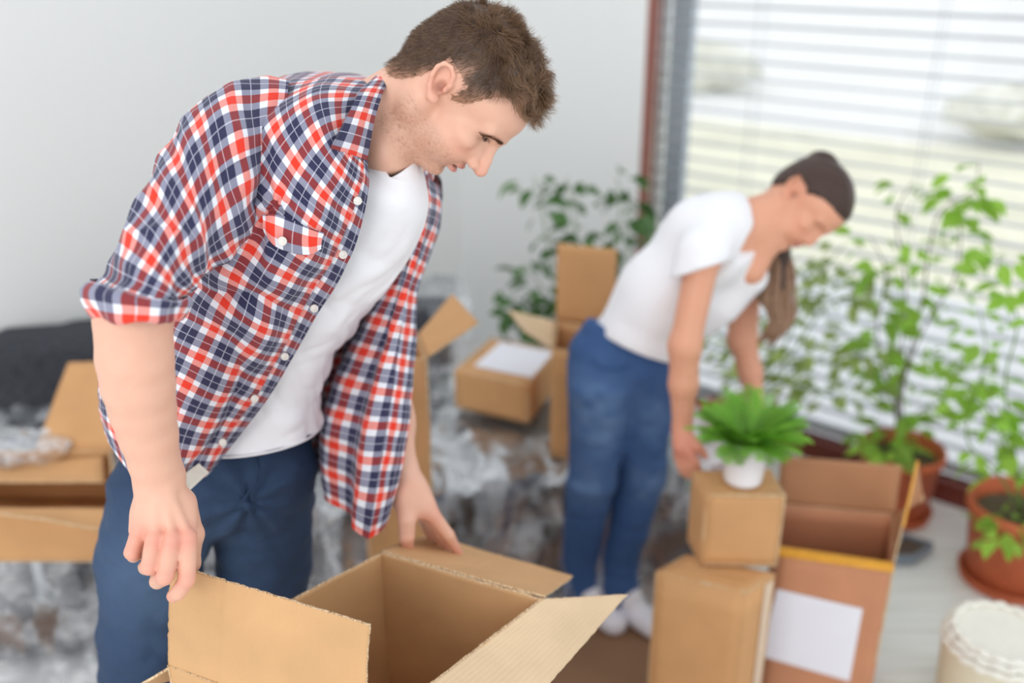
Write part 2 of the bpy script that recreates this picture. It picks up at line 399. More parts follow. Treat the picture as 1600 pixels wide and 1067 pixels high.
for s in (-.45, .15, .75, 1.4, 1.95):
    for dn in (-.036, .036):
        m = MB(); m.tube([WS(s, .1, .115+dn), WS(s, 2.33, .115+dn)], .0013, 5); m.build('ladder_cord', M['sash'], bl)
m = MB(); m.box(WS((SL+SR)/2, .083, .115), WD*((SR-SL)/2-.02), WN*.034, V(0, 0, .007)); m.build('bottom_bar', M['slat'], bl)
# ============================================================ outdoors
m = MB(); g = [WS(-30, -.15, .17), WS(30, -.15, .17), WS(30, -.15, 2.6), WS(-30, -.15, 2.6)]; m.slab(g, .1)
struct(m.build('patio', plain('pale_patio', srgb(228, 230, 232), .7, 2, .04)))
m = MB(); g = [WS(-90, -.2, 2.6), WS(90, -.2, 2.6), WS(90, -.2, 7.5), WS(-90, -.2, 7.5)]; m.slab(g, .1)
struct(m.build('lawn', plain('glare_painted_lawn', srgb(238, 236, 214), .9, .9, .12)))  # overexposed daylight is put into the pale lawn and gravel colours
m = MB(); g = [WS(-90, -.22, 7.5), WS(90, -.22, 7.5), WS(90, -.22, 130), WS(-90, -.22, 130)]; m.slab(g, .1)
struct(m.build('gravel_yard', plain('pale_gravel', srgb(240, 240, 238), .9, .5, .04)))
M['hedge'] = plain('glare_painted_hedge', srgb(238, 238, 218), .9, 6, .3)  # bush colour bleached to stand for outdoor glare
def blob(c, r, seed, n=40):
    th = np.linspace(0, PI, n//2)[:, None]; ph = np.linspace(0, 2*PI, n, endpoint=False)[None]
    D = np.stack([np.sin(th)*np.cos(ph), np.sin(th)*np.sin(ph), np.cos(th)*np.ones_like(ph)], -1)
    R = 1+.16*vnoise(D*3+seed, 1, 3)+.09*vnoise(D*8+seed, 1, 4); G = D*R[..., None]*np.array(r)+c; return G.reshape(-1, 3), grid_faces(n//2, n, True)
for i, (s, n_, rx, rz, lb) in enumerate([(-6.5, 9.5, 2.0, .9, 'bush far outside behind the woman, painted pale as if overexposed'), (-1.0, 8.6, 1.7, .7, 'pale low bush far outside the window, above the woman'), (3.4, 8.4, 1.8, .8, 'pale bush outside beyond the climbing plants'), (-12.5, 15, 2.5, 1.4, 'tall pale bush outside at the left window jamb'), (9, 9, 2, .8, 'pale bush outside at far right of the blind')]):
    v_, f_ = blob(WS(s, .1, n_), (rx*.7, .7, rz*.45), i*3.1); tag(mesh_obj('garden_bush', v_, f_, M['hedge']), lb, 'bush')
# ============================================================ cardboard boxes
def warp_slab(q, t, n=22, amp=.0012, edge=.0009, seed=1, bend=0, crease=()):
    """a cardboard panel: four corners, gentle warp, slightly ragged rim; returns verts, faces, uv, face material (0 sheet, 1 cut edge)"""
    q = np.asarray(q, float); a = np.linspace(0, 1, n)[:, None, None]; b = np.linspace(0, 1, n)[None, :, None]
    G = (1-a)*(1-b)*q[0]+(1-a)*b*q[1]+a*b*q[2]+a*(1-b)*q[3]
    N = np.cross(q[1]-q[0], q[3]-q[0]); N /= np.linalg.norm(N); U = (q[1]-q[0])/np.linalg.norm(q[1]-q[0]); Wv = (q[3]-q[0])/np.linalg.norm(q[3]-q[0])
    G = G+N*(amp*vnoise(G, 14, seed)[..., None]+amp*.4*vnoise(G, 60, seed+1)[..., None])+N*bend*(a*(1-a)*4*.5+b*(1-b)*4*.5)
    for cb_, ca_ in crease: G = G-N*ca_*(np.exp(-((b-cb_-.004*np.sin(a*9))/.010)**2)-.5*np.exp(-((b-cb_-.03)/.02)**2))
    m = np.zeros((n, n)); m[0] = m[-1] = 1; m[:, 0] = m[:, -1] = 1
    G = G+m[..., None]*edge*(vnoise(G, 160, seed+2)[..., None]*U+vnoise(G, 160, seed+3)[..., None]*Wv)
    lu, lv = np.linalg.norm(q[1]-q[0]), np.linalg.norm(q[3]-q[0])
    uv = np.stack(np.broadcast_arrays(b[..., 0]*lu, a[..., 0]*lv), -1).reshape(-1, 2)
    f = grid_faces(n, n); k = n*n
    r = np.concatenate([np.arange(n), np.arange(1, n)*n+n-1, (n-1)*n+np.arange(n-2, -1, -1), np.arange(n-2, 0, -1)*n]); r2 = np.roll(r, -1)
    rim = np.stack([r, r+k, r2+k, r2], -1)
    return np.vstack([G.reshape(-1, 3), G.reshape(-1, 3)-N*t]), np.vstack([f, f[:, ::-1]+k, rim]), np.vstack([uv, uv]), np.concatenate([np.zeros(2*len(f), int), np.ones(len(rim), int)])
def sheet(name, q, t, parent, m1, seed=1, n=22, **kw):
    v, f, uv, fm = warp_slab(q, t, n, seed=seed, **kw)
    o = mesh_obj(name, v, f, None, parent, False, uv=uv, mats=[m1, M['edge']], fmat=fm); return o
def open_box(label, c, z0, flaps, mat, min_, t=.005, group=None, seed=1, n=12, flapmats=None, flapkw=None, cat='box', name='cardboard_box', **kw):
    """c: four rim corners (plan order around, any z = rim), walls go straight down to z0"""
    c = [np.asarray(x, float) for x in c]; cen = sum(c)/4
    th = thing(name, label, cat, (cen[0], cen[1], z0), group)
    for i in range(4):
        a, b = c[i], c[(i+1) % 4]; out = np.cross(b-a, V(0, 0, 1))
        if out@((a+b)/2-cen) < 0: a, b = b, a
        a0, b0 = V(a[0], a[1], z0), V(b[0], b[1], z0)
        sheet('side_panel', [a0, b0, b, a], t, th, mat, seed+i, n, **kw)
    q = [V(x[0], x[1], z0+.004) for x in c]
    if np.cross(q[1]-q[0], q[2]-q[1])[2] < 0: q = q[::-1]
    sheet('bottom_panel', q, .004, th, min_, seed+7, 4, edge=0)
    for k, fq in enumerate(flaps): sheet('flap', fq, t*.8, th, (flapmats or {}).get(k, mat), seed+20+k, n, **dict(kw, **(flapkw or {}).get(k, {})))
    return th
def closed_box(label, c, z0, mat, t=.004, group=None, seed=1, tape=None, name='cardboard_box', cat='box'):
    c = [np.asarray(x, float) for x in c]; cen = sum(c)/4; th = thing(name, label, cat, (cen[0], cen[1], z0), group)
    for i in range(4):
        a, b = c[i], c[(i+1) % 4]
        if np.cross(b-a, V(0, 0, 1))@((a+b)/2-cen) < 0: a, b = b, a
        sheet('side_panel', [V(a[0], a[1], z0), V(b[0], b[1], z0), b, a], t, th, mat, seed+i, 8, edge=.0003)
    q = list(c)
    if np.cross(q[1]-q[0], q[2]-q[1])[2] < 0: q = [q[1], q[0], q[3], q[2]]
    m1, m2 = (q[0]+q[3])/2, (q[1]+q[2])/2; e = (q[3]-q[0])*.004
    sheet('flap', [q[0], q[1], m2-e, m1-e], t, th, mat, seed+5, 8, edge=.0003, amp=.0006); sheet('flap', [m1+e, m2+e, q[2], q[3]], t, th, mat, seed+6, 8, edge=.0003, amp=.0006)
    z = V(0, 0, z0+.003-q[0][2]); sheet('bottom_panel', [q[3]+z, q[2]+z, q[1]+z, q[0]+z], t, th, mat, seed+8, 4, edge=0, amp=0)
    return th
def onface(q, u0, u1, v0, v1, off):
    q = [np.asarray(x, float) for x in q]; N = np.cross(q[1]-q[0], q[3]-q[0]); N /= np.linalg.norm(N)
    g = lambda u, v: (1-v)*((1-u)*q[0]+u*q[1])+v*((1-u)*q[3]+u*q[2])+N*off
    return [g(u0, v0), g(u1, v0), g(u1, v1), g(u0, v1)]
# --- the big box in front: rim corners A (back), B (right), D (front, out of frame), C (left, under the hand)
ZR = .86
A, B, Cc = PZ(595, 862, ZR), PZ(850, 935, ZR), PZ(262, 1040, ZR); D = B+(Cc-A)*1.02
Dn = PZ(588, 1150, ZR)
D = (D*0.35+Dn*.65); D[2] = ZR
BH = .40
fb = [A, B, P(895, 902, 1.70), P(668, 838, 1.72)]                     # back flap, folded outwards
fr_ = [D, P(690, 1067, 1.30)*0+D, B, B]
frt = [B, D, P(800, 1135, 1.205), P(981, 928, 1.475)]                 # right flap
ff = [Cc, D, P(577, 976, 1.17), P(264, 882, 1.205)]                   # front flap, held upright
ffC = P(265, 1040, 1.263)
sl = P(205, 1098, 1.30)
fl_ = [A*.04+Cc*.96, A, P(452, 1020, 1.62), P(214, 1072, 1.31)]       # left flap, hanging outside below the rim
mainbox = open_box('large open tan cardboard box in front, gripped by the man in the plaid shirt', [A, B, D, Cc], ZR-BH,
                   [fb[::-1], frt, ff, fl_], M['card'], M['cardin'], t=.0042, n=60, flapmats={1: M['cardlight']}, flapkw={2: dict(crease=((.27, .0016), (.37, .0010), (.62, .0014), (.88, .0008))), 0: dict(crease=((.5, .0012),))}, name='open_cardboard_box', edge=.0014, amp=.0013)
q = [A, B, D, Cc]; closed_box('closed box under the large open box', [V(*(x[:2]), ZR-BH-.001) for x in q], .0, M['card_b'], seed=40)
# --- rug / floor card
for q, lb in (([V(-.15, .9, .006), V(.62, .9, .006), V(.66, 2.28, .006), V(-.05, 2.08, .006)], 'brown card sheet on the floor under the white sneakers'), ([V(-2.2, 1.35, .006), V(-1.12, 1.35, .006), V(-1.16, 1.92, .006), V(-2.2, 1.72, .006)], 'brown card sheet on the floor at lower left before the sofa')):
    m = MB(); m.slab(q, .005); tag(m.build('floor_cover', M['rug']), lb, 'floor cover')
# --- stack at right
def prism_from(px, z_top, back):                     # rim corners from pixels at one height
    return [PZ(x, y, z_top) for x, y in px]+back
def box_px(fl, fr, bl, z):
    a, b, c = PZ(*fl, z), PZ(*fr, z), PZ(*bl, z); return [a, b, b+(c-a), c]
lowc = box_px((1024, 893), (1166, 925), (1072, 866), .50)
low = closed_box('plain tan cardboard box on the floor carrying the smaller box', lowc, .012, M['card_b'], seed=60)
upc = [PZ(1104, 772, .685), PZ(1228, 774, .685), PZ(1204, 733, .685), PZ(1082, 736, .685)]
up = closed_box('small closed tan box on top of the stack, under the potted fern', upc, .505, M['card_b'], seed=70)
m = MB(); q = onface([V(lowc[1][0], lowc[1][1], .01), V(lowc[2][0], lowc[2][1], .01), lowc[2], lowc[1]], .62, .92, .25, .98, .003); m.slab(q, .0005); lab(m.build('tape_strip', plain('pale_tape', srgb(214, 190, 164), .4), low), 'pale tape strip')
# --- large box with white label and yellow tape
zc = .47
b0, b1 = PZ(1216, 860, zc), PZ(1397, 886, zc); b3 = PZ(1212, 786, zc); b2 = PZ(1399, 802, zc)
Hh = V(0, 0, .12)
def upflap(a, b, h, lean): return [a, b, b+V(0, 0, h)+lean, a+V(0, 0, h)+lean]
lbl = open_box('tall open box with a large white label and yellow tape edge', [b0, b1, b2, b3], .012,
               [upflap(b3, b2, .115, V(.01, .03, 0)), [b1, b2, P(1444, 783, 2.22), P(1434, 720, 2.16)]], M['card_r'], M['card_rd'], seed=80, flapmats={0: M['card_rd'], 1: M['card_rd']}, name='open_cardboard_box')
fq = [V(b0[0], b0[1], .012), V(b1[0], b1[1], .012), b1, b0]
def solve_on(fq, px, py):                             # where a pixel's ray meets the plane of a quad
    n = np.cross(fq[1]-fq[0], fq[3]-fq[0]); o = V(0, 0, CAMZ); d = P(px, py, 1)-o; return o+d*((fq[0]-o)@n/(d@n))
nrm = np.cross(fq[1]-fq[0], fq[3]-fq[0]); nrm /= np.linalg.norm(nrm)
m = MB(); m.slab([solve_on(fq, x, y)+nrm*.003 for x, y in [(1190, 1024), (1327, 1063), (1348, 950), (1214, 919)]], .0006); lab(m.build('label', M['paper'], lbl), 'large blank white label')
m = MB(); m.slab([b0+nrm*.004-V(0, 0, .012), b1+nrm*.004-V(0, 0, .012), b1+nrm*.004+V(0, 0, .004), b0+nrm*.004+V(0, 0, .004)], .001)
m.slab([b0+nrm*.004+V(0, 0, .004), b1+nrm*.004+V(0, 0, .004), b1-nrm*.012+V(0, 0, .0045), b0-nrm*.012+V(0, 0, .0045)], .001); lab(m.build('tape_strip', M['tape'], lbl), 'yellow tape')
e0, e1 = P(1434, 720, 2.16), b1; d_ = (e1-e0); m = MB(); m.tube([e0+d_*.0, e0+d_*.62], .003, 6); lab(m.build('tape_strip', M['tape'], lbl), 'yellow tape')
# --- dark tray on the floor
m = MB(); q = [PZ(1385, 872, .03), PZ(1428, 872, .03), PZ(1457, 852, .03), PZ(1412, 838, .03)]; m.slab(q, .006); 
cq = sum(q)/4
tr = thing('floor_tray', 'small dark tray on the floor between box and pots', 'tray', (cq[0], cq[1], 0)); m.build('tray_base', plain('tray_dark', srgb(92, 78, 70), .5), tr)
for i in range(4):
    a, b = q[i], q[(i+1) % 4]; m = MB(); m.box((a+b)/2+V(0, 0, -.004), (b-a)/2, V(0, 0, .014), np.cross((b-a)/np.linalg.norm(b-a), V(0, 0, 1))*.004); m.build('tray_rim', plain('tray_grey', srgb(120, 130, 142), .4), tr)
# ============================================================ sofa under plastic
SO = V(-1.43, 1.93, 0); su = V(math.cos(.209), math.sin(.209), 0); sv = V(-math.sin(.209), math.cos(.209), 0)
def SP(u, v, z): return SO+u*su+v*sv+V(0, 0, z)
sofa = thing('sofa', 'dark grey upholstered sofa covered with clear plastic film', 'sofa', SP(1, .45, 0))
def rbox(name, u0, u1, v0, v1, z0, z1, mat, par, r=.035):
    bm_ = SDF(); 
    # rounded box as mesh: subdivided cube pushed to a rounded shape
    n = 12; T = np.linspace(-1, 1, n); v_ = []; f_ = []
    h = V((u1-u0)/2, (v1-v0)/2, (z1-z0)/2)
    for ax in range(3):
        for sg in (-1, 1):
            a, b = np.meshgrid(T, T, indexing='ij'); p = np.zeros((n, n, 3)); p[..., ax] = sg; p[..., (ax+1) % 3] = a; p[..., (ax+2) % 3] = b
            q = p*h; inner = np.clip(q, -(h-r), h-r); d = q-inner; L = np.linalg.norm(d, axis=-1, keepdims=True)+1e-9
            q = inner+d/L*np.minimum(L, r) if True else q
            g = grid_faces(n, n)+len(v_)*0; base = sum(len(x) for x in v_); f_.append((g if sg > 0 else g[:, ::-1])+base); v_.append(q.reshape(-1, 3))
    Q = np.vstack(v_); c = V((u0+u1)/2, (v0+v1)/2, (z0+z1)/2); Q = Q+c; Wd = SO+Q[:, :1]*su+Q[:, 1:2]*sv+Q[:, 2:]*V(0, 0, 1)
    key = np.round(Wd, 6); _, ix, inv = np.unique(key, axis=0, return_index=True, return_inverse=True)
    return mesh_obj(name, Wd[ix], inv.reshape(-1)[np.vstack(f_)], mat, par, True)
rbox('sofa_base', 0, 2.02, .0, .78, .03, .27, M['sofa'], sofa)
for u0, u1 in ((.02, .66), (.68, 1.33), (1.35, 2.0)): rbox('seat_cushion', u0, u1, 0, .66, .272, .415, M['sofa'], sofa, .05)
for u0, u1 in ((.02, .68), (.70, 1.38)): rbox('back_cushion', u0, u1, .58, .76, .42, .70, M['sofa'], sofa, .05)
rbox('backrest', -.02, 1.42, .77, .88, .06, .66, M['sofa'], sofa, .03)
for u, v in ((.06, .06), (1.95, .06), (.06, .8), (1.95, .74)):
    m = MB(); m.lathe(SP(u, v, .0), [(.0, .012), (.02, .012), (.024, .06), (0, .06)], 12); m.build('foot', M['sofa'], sofa)
# crumpled film: draped over seat and front
def crumple(G, amp, seed):
    N = normals_grid(G); U = G
    w = vnoise(U*np.array([1, 1, 1.0]), 5, seed)*amp*.8
    q = U+.08*np.stack([vnoise(U, 4, seed+5), vnoise(U, 4, seed+6), vnoise(U, 4, seed+7)], -1)
    w = w+amp*.9*(1-2*np.abs(vnoise(q*V(1.6, .6, .7), 6, seed+1)))+amp*.35*(1-2*np.abs(vnoise(q*V(1.4, .8, .5), 14, seed+2)))+amp*.1*vnoise(U, 40, seed+3)
    return G+N*w[..., None]
def film(name, label, ctrl, n=(90, 150), amp=.018, seed=1, parent=None):
    G = resample(np.array(ctrl, float), n[0]); G = np.swapaxes(resample(np.swapaxes(G, 0, 1), n[1]), 0, 1)
    G = crumple(G, amp, seed); o = mesh_obj(name, G.reshape(-1, 3), grid_faces(*G.shape[:2]), M['film'], parent, True)
    if parent is None: tag(o, label, 'plastic film')
    return o
rows = []
for v, z in ((.60, .50), (.5, .465), (.3, .455), (.1, .45), (-.045, .42), (-.075, .30), (-.085, .16), (-.13, .035)):
    rows.append([SP(u, v-(.03*math.sin(u*7) if z < .4 else 0), z+.012*math.sin(u*9+v*5)) for u in np.linspace(-.04, 2.08, 12)])
film('plastic_film', 'clear crumpled plastic film draped over the sofa seat and front', rows, (110, 260), .02, 3)
rows = [[SP(u, v, z) for u in np.linspace(.75, 1.46, 5)] for v, z in ((.54, .50), (.56, .62), (.66, .735), (.84, .725), (.93, .66), (.94, .3))]
film('plastic_film', 'clear plastic film over the right end of the sofa back', rows, (60, 60), .014, 9)
c0 = P(38, 700, 2.33)
v_, f_ = blob(c0, (.105, .07, .035), 4.0, 70); v_ = v_+.012*np.stack([vnoise(v_, 30, 1), vnoise(v_, 30, 2), vnoise(v_, 30, 3)], -1)
tag(mesh_obj('plastic_wad', v_, f_, M['film'], None, True), 'bunched clear plastic wad on the open box at left', 'plastic film')
# --- open box on the sofa at left
zl = .60
la, lb, lc_, ld = PZ(-60, 755, zl), PZ(150, 738, zl), PZ(150, 708, zl)+V(0, .0, 0), PZ(-60, 722, zl)
k0, k1, k2, k3 = P(-70, 775, 2.08), P(175, 775, 2.08), P(178, 722, 2.35), P(-70, 722, 2.35)
zz = (k0[2]+k1[2]+k2[2]+k3[2])/4
for k in (k0, k1, k2, k3): k[2] = zz
open_box('open tan box on the sofa at far left with flaps spread out', [k0, k1, k2, k3], .475,
         [[k3*.25+k2*.75-V(.09, 0, 0), k2+V(.02, 0, 0), P(190, 563, 2.42), P(106, 566, 2.42)], [k0+V(0, 0, .0), k1, P(190, 835, 2.0), P(60, 812, 2.0)], [P(-40, 752, 2.2), P(162, 752, 2.18), P(160, 712, 2.32), P(5, 722, 2.34)]], M['card_b'], M['card_b'], seed=100, name='open_cardboard_box')
# --- tall box behind the man with label
g0, g1 = P(560, 566, 2.05), P(668, 561, 2.05); up_ = V(0, 0, 1)
g0[2] = g1[2]; g1b = PZ(650, 512, g1[2]); dv = (g1b-g1)*.75
bh = open_box('narrow tall open box standing behind the man in the plaid shirt', [g0, g1, g1+dv, g0+dv], .012, [[g1, g1+dv, P(708, 461, 2.25), P(748, 505, 2.08)]], M['card_b'], M['card_b'], seed=120, name='open_cardboard_box')
fq = [V(g0[0], g0[1], .012), V(g1[0], g1[1], .012), g1, g0]
m = MB(); nr = np.cross(fq[1]-fq[0], fq[3]-fq[0]); nr /= np.linalg.norm(nr); m.slab([solve_on(fq, x, y)+nr*.003 for x, y in [(600, 690), (630, 690), (640, 600), (600, 600)]], .0006); m.build('label', M['paper'], bh)
# --- flat box with a white label on its lid, resting on the sofa
ztop = .62
fc = [PZ(710, 578, ztop), PZ(826, 602, ztop), PZ(872, 548, ztop), PZ(768, 528, ztop)]
fbx = closed_box('flat brown box with a white sheet on its lid, on the sofa', fc, .50, M['card_b'], seed=140)
q = [fc[0], fc[1], fc[2], fc[3]]; m = MB(); m.slab(onface(q, .18, .97, .17, .92, .003), .0008); lab(m.build('label', M['paper'], fbx), 'white label sheet')
# --- box behind the woman
z3 = .69
h0, h1 = P(862, 545, 2.50), P(960, 552, 2.44); h1[2] = h0[2]; dv = V(.02, .2, 0)
open_box('open box behind the woman with a raised flap and a pale side flap', [h0, h1, h1+dv, h0+dv], .46, [upflap(h0+dv, h1+dv, .22, V(.0, .02, 0)), [h0, h0+dv, P(795, 484, 2.62), P(822, 518, 2.45)]], M['card_b'], M['card_b'], seed=160, flapmats={1: M['cardlight']}, name='open_cardboard_box')
# ============================================================ pots
M['terra'] = plain('terracotta', srgb(196, 100, 62), .65, 25, .1)
M['soil'] = plain('soil', srgb(92, 82, 64), .95, 60, .4, .8)
M['whitepot'] = plain('white_glazed_pot', srgb(238, 238, 242), .25, 8, .01, 0)
def pot(label, c, r, h, mat, saucer=True, lip=.035, name='flower_pot'):
    th = thing(name, label, 'flower pot', c); m = MB(); rb = r*.76; t = r*.07; z0 = .014 if saucer else .002
    m.lathe(c, [(0, z0), (rb*.97, z0), (rb, z0+.006), (r*.93, h-lip), (r*.97, h-lip), (r, h-lip+.005), (r, h-.004), (r-t*.4, h), (r-t, h-.003), (r*.9-t, h-lip-.01), (rb*.8, z0+.02), (0, z0+.02)], 48); m.build('pot_body', mat, th, True)
    m = MB(); n = 36; prof = [(rr*(r*.88-t), h-lip-.008+.004*math.sin(rr*9)) for rr in (0.001, .3, .6, .85, 1)]; m.lathe(c, prof[::-1], n); m.build('soil', M['soil'], th, True)
    if saucer: m = MB(); R = rb*1.22; m.lathe(c, [(0, .001), (R*.93, .001), (R, .03), (R-.006, .032), (R*.9, .009), (0, .009)], 48); m.build('saucer', mat, th, True)
    return th
c1 = PZ(1392, 800, 0); c1 = c1-V(0, .0, 0); pot1 = pot('terracotta pot by the window behind the labelled open box', c1+V(0, 0, .0), .135, .25, M['terra'])
c2 = PZ(1572, 905, 0); pot2 = pot('large terracotta pot with saucer at the right edge', c2, .15, .27, M['terra'], True, .04)
c3 = PZ(1160, 750, .6875); c3[2] = .6875; pot3 = pot('small white pot holding the fern on the box stack', c3, .054, .104, M['whitepot'], False, .012)
c4 = V(*PZ(905, 640, 0)[:2], 0); c4 = V(.20, 3.42, 0); pot4 = pot('terracotta pot behind the sofa in the room corner', c4, .13, .24, M['terra'])
c5 = V(1.0, 2.95, 0); c5 = WS(-.30, 0, -.22); pot5 = pot('terracotta pot by the window hidden behind the woman', c5, .10, .2, M['terra'])
# cream cushion-like storage basket with pale piping
cb = V(1.165, 1.84, 0); bk = thing('storage_basket', 'cream fabric basket with frilled white rim on the floor at lower right', 'basket', cb)
t = NT('cream_fabric'); n = t.noise(200, 3, t.coord()); M['cream'] = t.done(srgb(220, 212, 186), .8, t.bump(n, .2, .001)); M['frill'] = plain('white_frill', srgb(240, 238, 228), .8, 90, .04, .6)
m = MB(); m.lathe(cb, [(0, .002), (.105, .002), (.118, .03), (.128, .20), (.120, .222), (.112, .20), (.1, .02), (0, .02)], 60); m.build('basket_body', M['cream'], bk, True)
for zr, rr in ((.212, .125), (.230, .119), (.243, .108)):
    pts = [cb+V((rr+.003*math.sin(23*a))*math.cos(a), (rr+.003*math.sin(23*a))*math.sin(a), zr+.003*math.sin(17*a)) for a in np.linspace(0, 2*PI, 120)]
    m = MB(); m.tube(pts, .0075, 8); m.build('rim_frill', M['frill'], bk, True)
prof = [(.112, .235), (.09, .236), (.001, .236)]; m = MB(); m.lathe(cb, prof, 40); m.build('basket_lid', M['frill'], bk, True)
m = MB(); a0 = -1.25
m.tube([cb+V(.13*math.cos(a0+.02*i), .13*math.sin(a0+.02*i), .01+.0215*i) for i in range(10)], .011, 8); m.build('strap', M['frill'], bk, True)
# ============================================================ plants
def leafmat(name, c, var=.25, trans=.35):
    t = NT(name); n = t.noise(14, 3, t.coord()); oi = t.add('ShaderNodeObjectInfo').outputs['Random']
    c1 = tuple(x*(1-var) for x in c[:3])+(1,); c2 = tuple(min(1, x*(1+var)) for x in c[:3])+(1,)
    col = t.mix(oi, t.ramp(n, [(.3, c1), (.7, c)]), c2); t.done(col, .4)
    tl = t.add('ShaderNodeBsdfTranslucent'); t.link(col, tl.inputs[0]); mx = t.add('ShaderNodeMixShader'); mx.inputs[0].default_value = trans
    t.link(t.b.outputs[0], mx.inputs[1]); t.link(tl.outputs[0], mx.inputs[2]); t.link(mx.outputs[0], t.out.inputs[0]); return t.m
M['leaf'] = leafmat('bright_leaf', srgb(164, 208, 84), .3, .6); M['leafd'] = leafmat('dark_leaf', srgb(84, 122, 66), .3, .3)
M['leafm'] = leafmat('olive_leaf', srgb(172, 192, 112), .3, .6); M['fern'] = leafmat('fern_leaf', srgb(124, 182, 60), .4, .4)
M['stem'] = plain('woody_stem', srgb(108, 96, 74), .8); M['gstem'] = plain('green_stem', srgb(112, 140, 70), .7)
def leaf_mesh(name, L, Wd, mat, curl=.25):
    v = []; prof = [(0, .02), (.15, .55), (.35, .98), (.55, 1), (.78, .6), (1, .02)]
    for t_, w in prof:
        for s in (-1, 0, 1): v.append((s*w*Wd/2, t_*L, -curl*L*t_*t_+.18*Wd*w*abs(s)))
    f = [(i*3+j, i*3+j+1, i*3+j+4, i*3+j+3) for i in range(len(prof)-1) for j in (0, 1)]
    me = bpy.data.meshes.new(name); me.from_pydata(v, [], f); me.materials.append(mat); me.polygons.foreach_set('use_smooth', [True]*len(f)); return me
def place_leaf(me, parent, p, d, size, roll=0):
    o = bpy.data.objects.new('leaf', me); C.objects.link(o); o.parent = parent
    d = Vector(d).normalized(); q = d.to_track_quat('Y', 'Z'); o.rotation_mode = 'QUATERNION'
    o.rotation_quaternion = q @ Matrix.Rotation(roll, 3, 'Y').to_quaternion(); o.location = tuple(np.asarray(p)-np.array(parent.location)); o.scale = (size,)*3; return o
def climber(label, base, stems, me, nleaf, size, smat, rnd, droop=-.3, stemr=.004, spread=1.0, name='potted_plant', cat='plant'):
    th = thing(name, label, cat, base); pts_all = []
    for st in stems:
        G = resample(np.array(st, float), 24); m = MB(); m.tube(G, np.linspace(stemr, stemr*.35, 24), 6); m.build('stem', smat, th, True); pts_all.append(G)
    for i in range(nleaf):
        G = pts_all[i % len(pts_all)]; k = rnd.uniform(.18, 1); j = min(int(k*23), 22); p = G[j]+(G[j+1]-G[j])*rnd.random()
        a = rnd.uniform(0, 2*PI); dd = V(math.cos(a), math.sin(a), rnd.uniform(droop-.5, droop+.7))
        off = spread*rnd.uniform(.005, .05); place_leaf(me, th, p+V(math.cos(a), math.sin(a), .1)*off, dd, size*rnd.uniform(.6, 1.3), rnd.uniform(-1, 1))
    return th
rnd = random.Random(5)
lm = leaf_mesh('leaf', .075, .042, M['leaf']); ls = leaf_mesh('leaf', .05, .024, M['leafm']); ld_ = leaf_mesh('leaf', .085, .055, M['leafd'])
def path(px, d0, d1, jit=0):
    n = len(px); return [P(x, y, d0+(d1-d0)*i/(n-1)) for i, (x, y) in enumerate(px)]
b1_ = c1+V(0, 0, .21); b2_ = c2+V(0, 0, .23)
climber('tall bright green climbing plant in the pot behind the labelled box', b1_, [
    [b1_]+path([(1400, 640), (1410, 540), (1415, 440), (1400, 340), (1425, 285)], 3.1, 2.62),
    [b1_+V(.01, 0, 0)]+path([(1412, 600), (1450, 500), (1490, 440), (1500, 360), (1480, 300)], 3.1, 2.66),
    [b1_]+path([(1405, 620), (1440, 480), (1450, 400), (1470, 330), (1520, 300), (1530, 255)], 3.05, 2.55),
    [b1_]+path([(1395, 620), (1370, 520), (1385, 430), (1360, 370)], 3.1, 2.7), [b1_+V(.02, .01, 0)]+path([(1410, 660), (1480, 620), (1500, 560)], 3.1, 2.9),
    [b1_+V(-.02, -.02, 0)]+path([(1380, 700), (1370, 690)], 3.05, 3.0)], lm, 190, .95, M['stem'], rnd, spread=1.6)
climber('bright green climbing plant in the large right pot', b2_, [
    [b2_]+path([(1585, 700), (1570, 600), (1590, 500), (1560, 420), (1570, 400)], 2.65, 2.4),
    [b2_+V(.03, 0, 0)]+path([(1610, 700), (1640, 560), (1620, 450)], 2.65, 2.4),
    [b2_]+path([(1580, 720), (1545, 640), (1500, 590), (1470, 560)], 2.65, 2.55), [b2_]+path([(1560, 740), (1510, 680), (1540, 560), (1530, 480)], 2.65, 2.45),
    [b2_+V(-.05, -.08, 0), b2_+V(-.09, -.1, .03), b2_+V(-.12, -.13, -.03)]], lm, 170, .85, M['gstem'], rnd, spread=1.6)
b5_ = c5+V(0, 0, .17)
climber('loose olive green plant by the window beside the hanging ponytail', b5_, [
    [b5_]+path([(1215, 560), (1250, 480), (1290, 420), (1320, 380)], 3.1, 2.95), [b5_]+path([(1210, 600), (1280, 560), (1330, 540), (1350, 570)], 3.1, 3.0),
    [b5_]+path([(1200, 560), (1215, 460), (1240, 420), (1260, 440)], 3.1, 2.95), [b5_]+path([(1180, 580), (1140, 540), (1120, 520)], 3.1, 3.0), [b5_]+path([(1230, 600), (1300, 620), (1330, 610)], 3.1, 3.0),
    [b5_]+path([(1215, 580), (1290, 480), (1340, 460), (1370, 430)], 3.1, 2.95)], ls, 280, 1.15, M['gstem'], rnd, spread=2.2)
b4_ = c4+V(0, 0, .2)
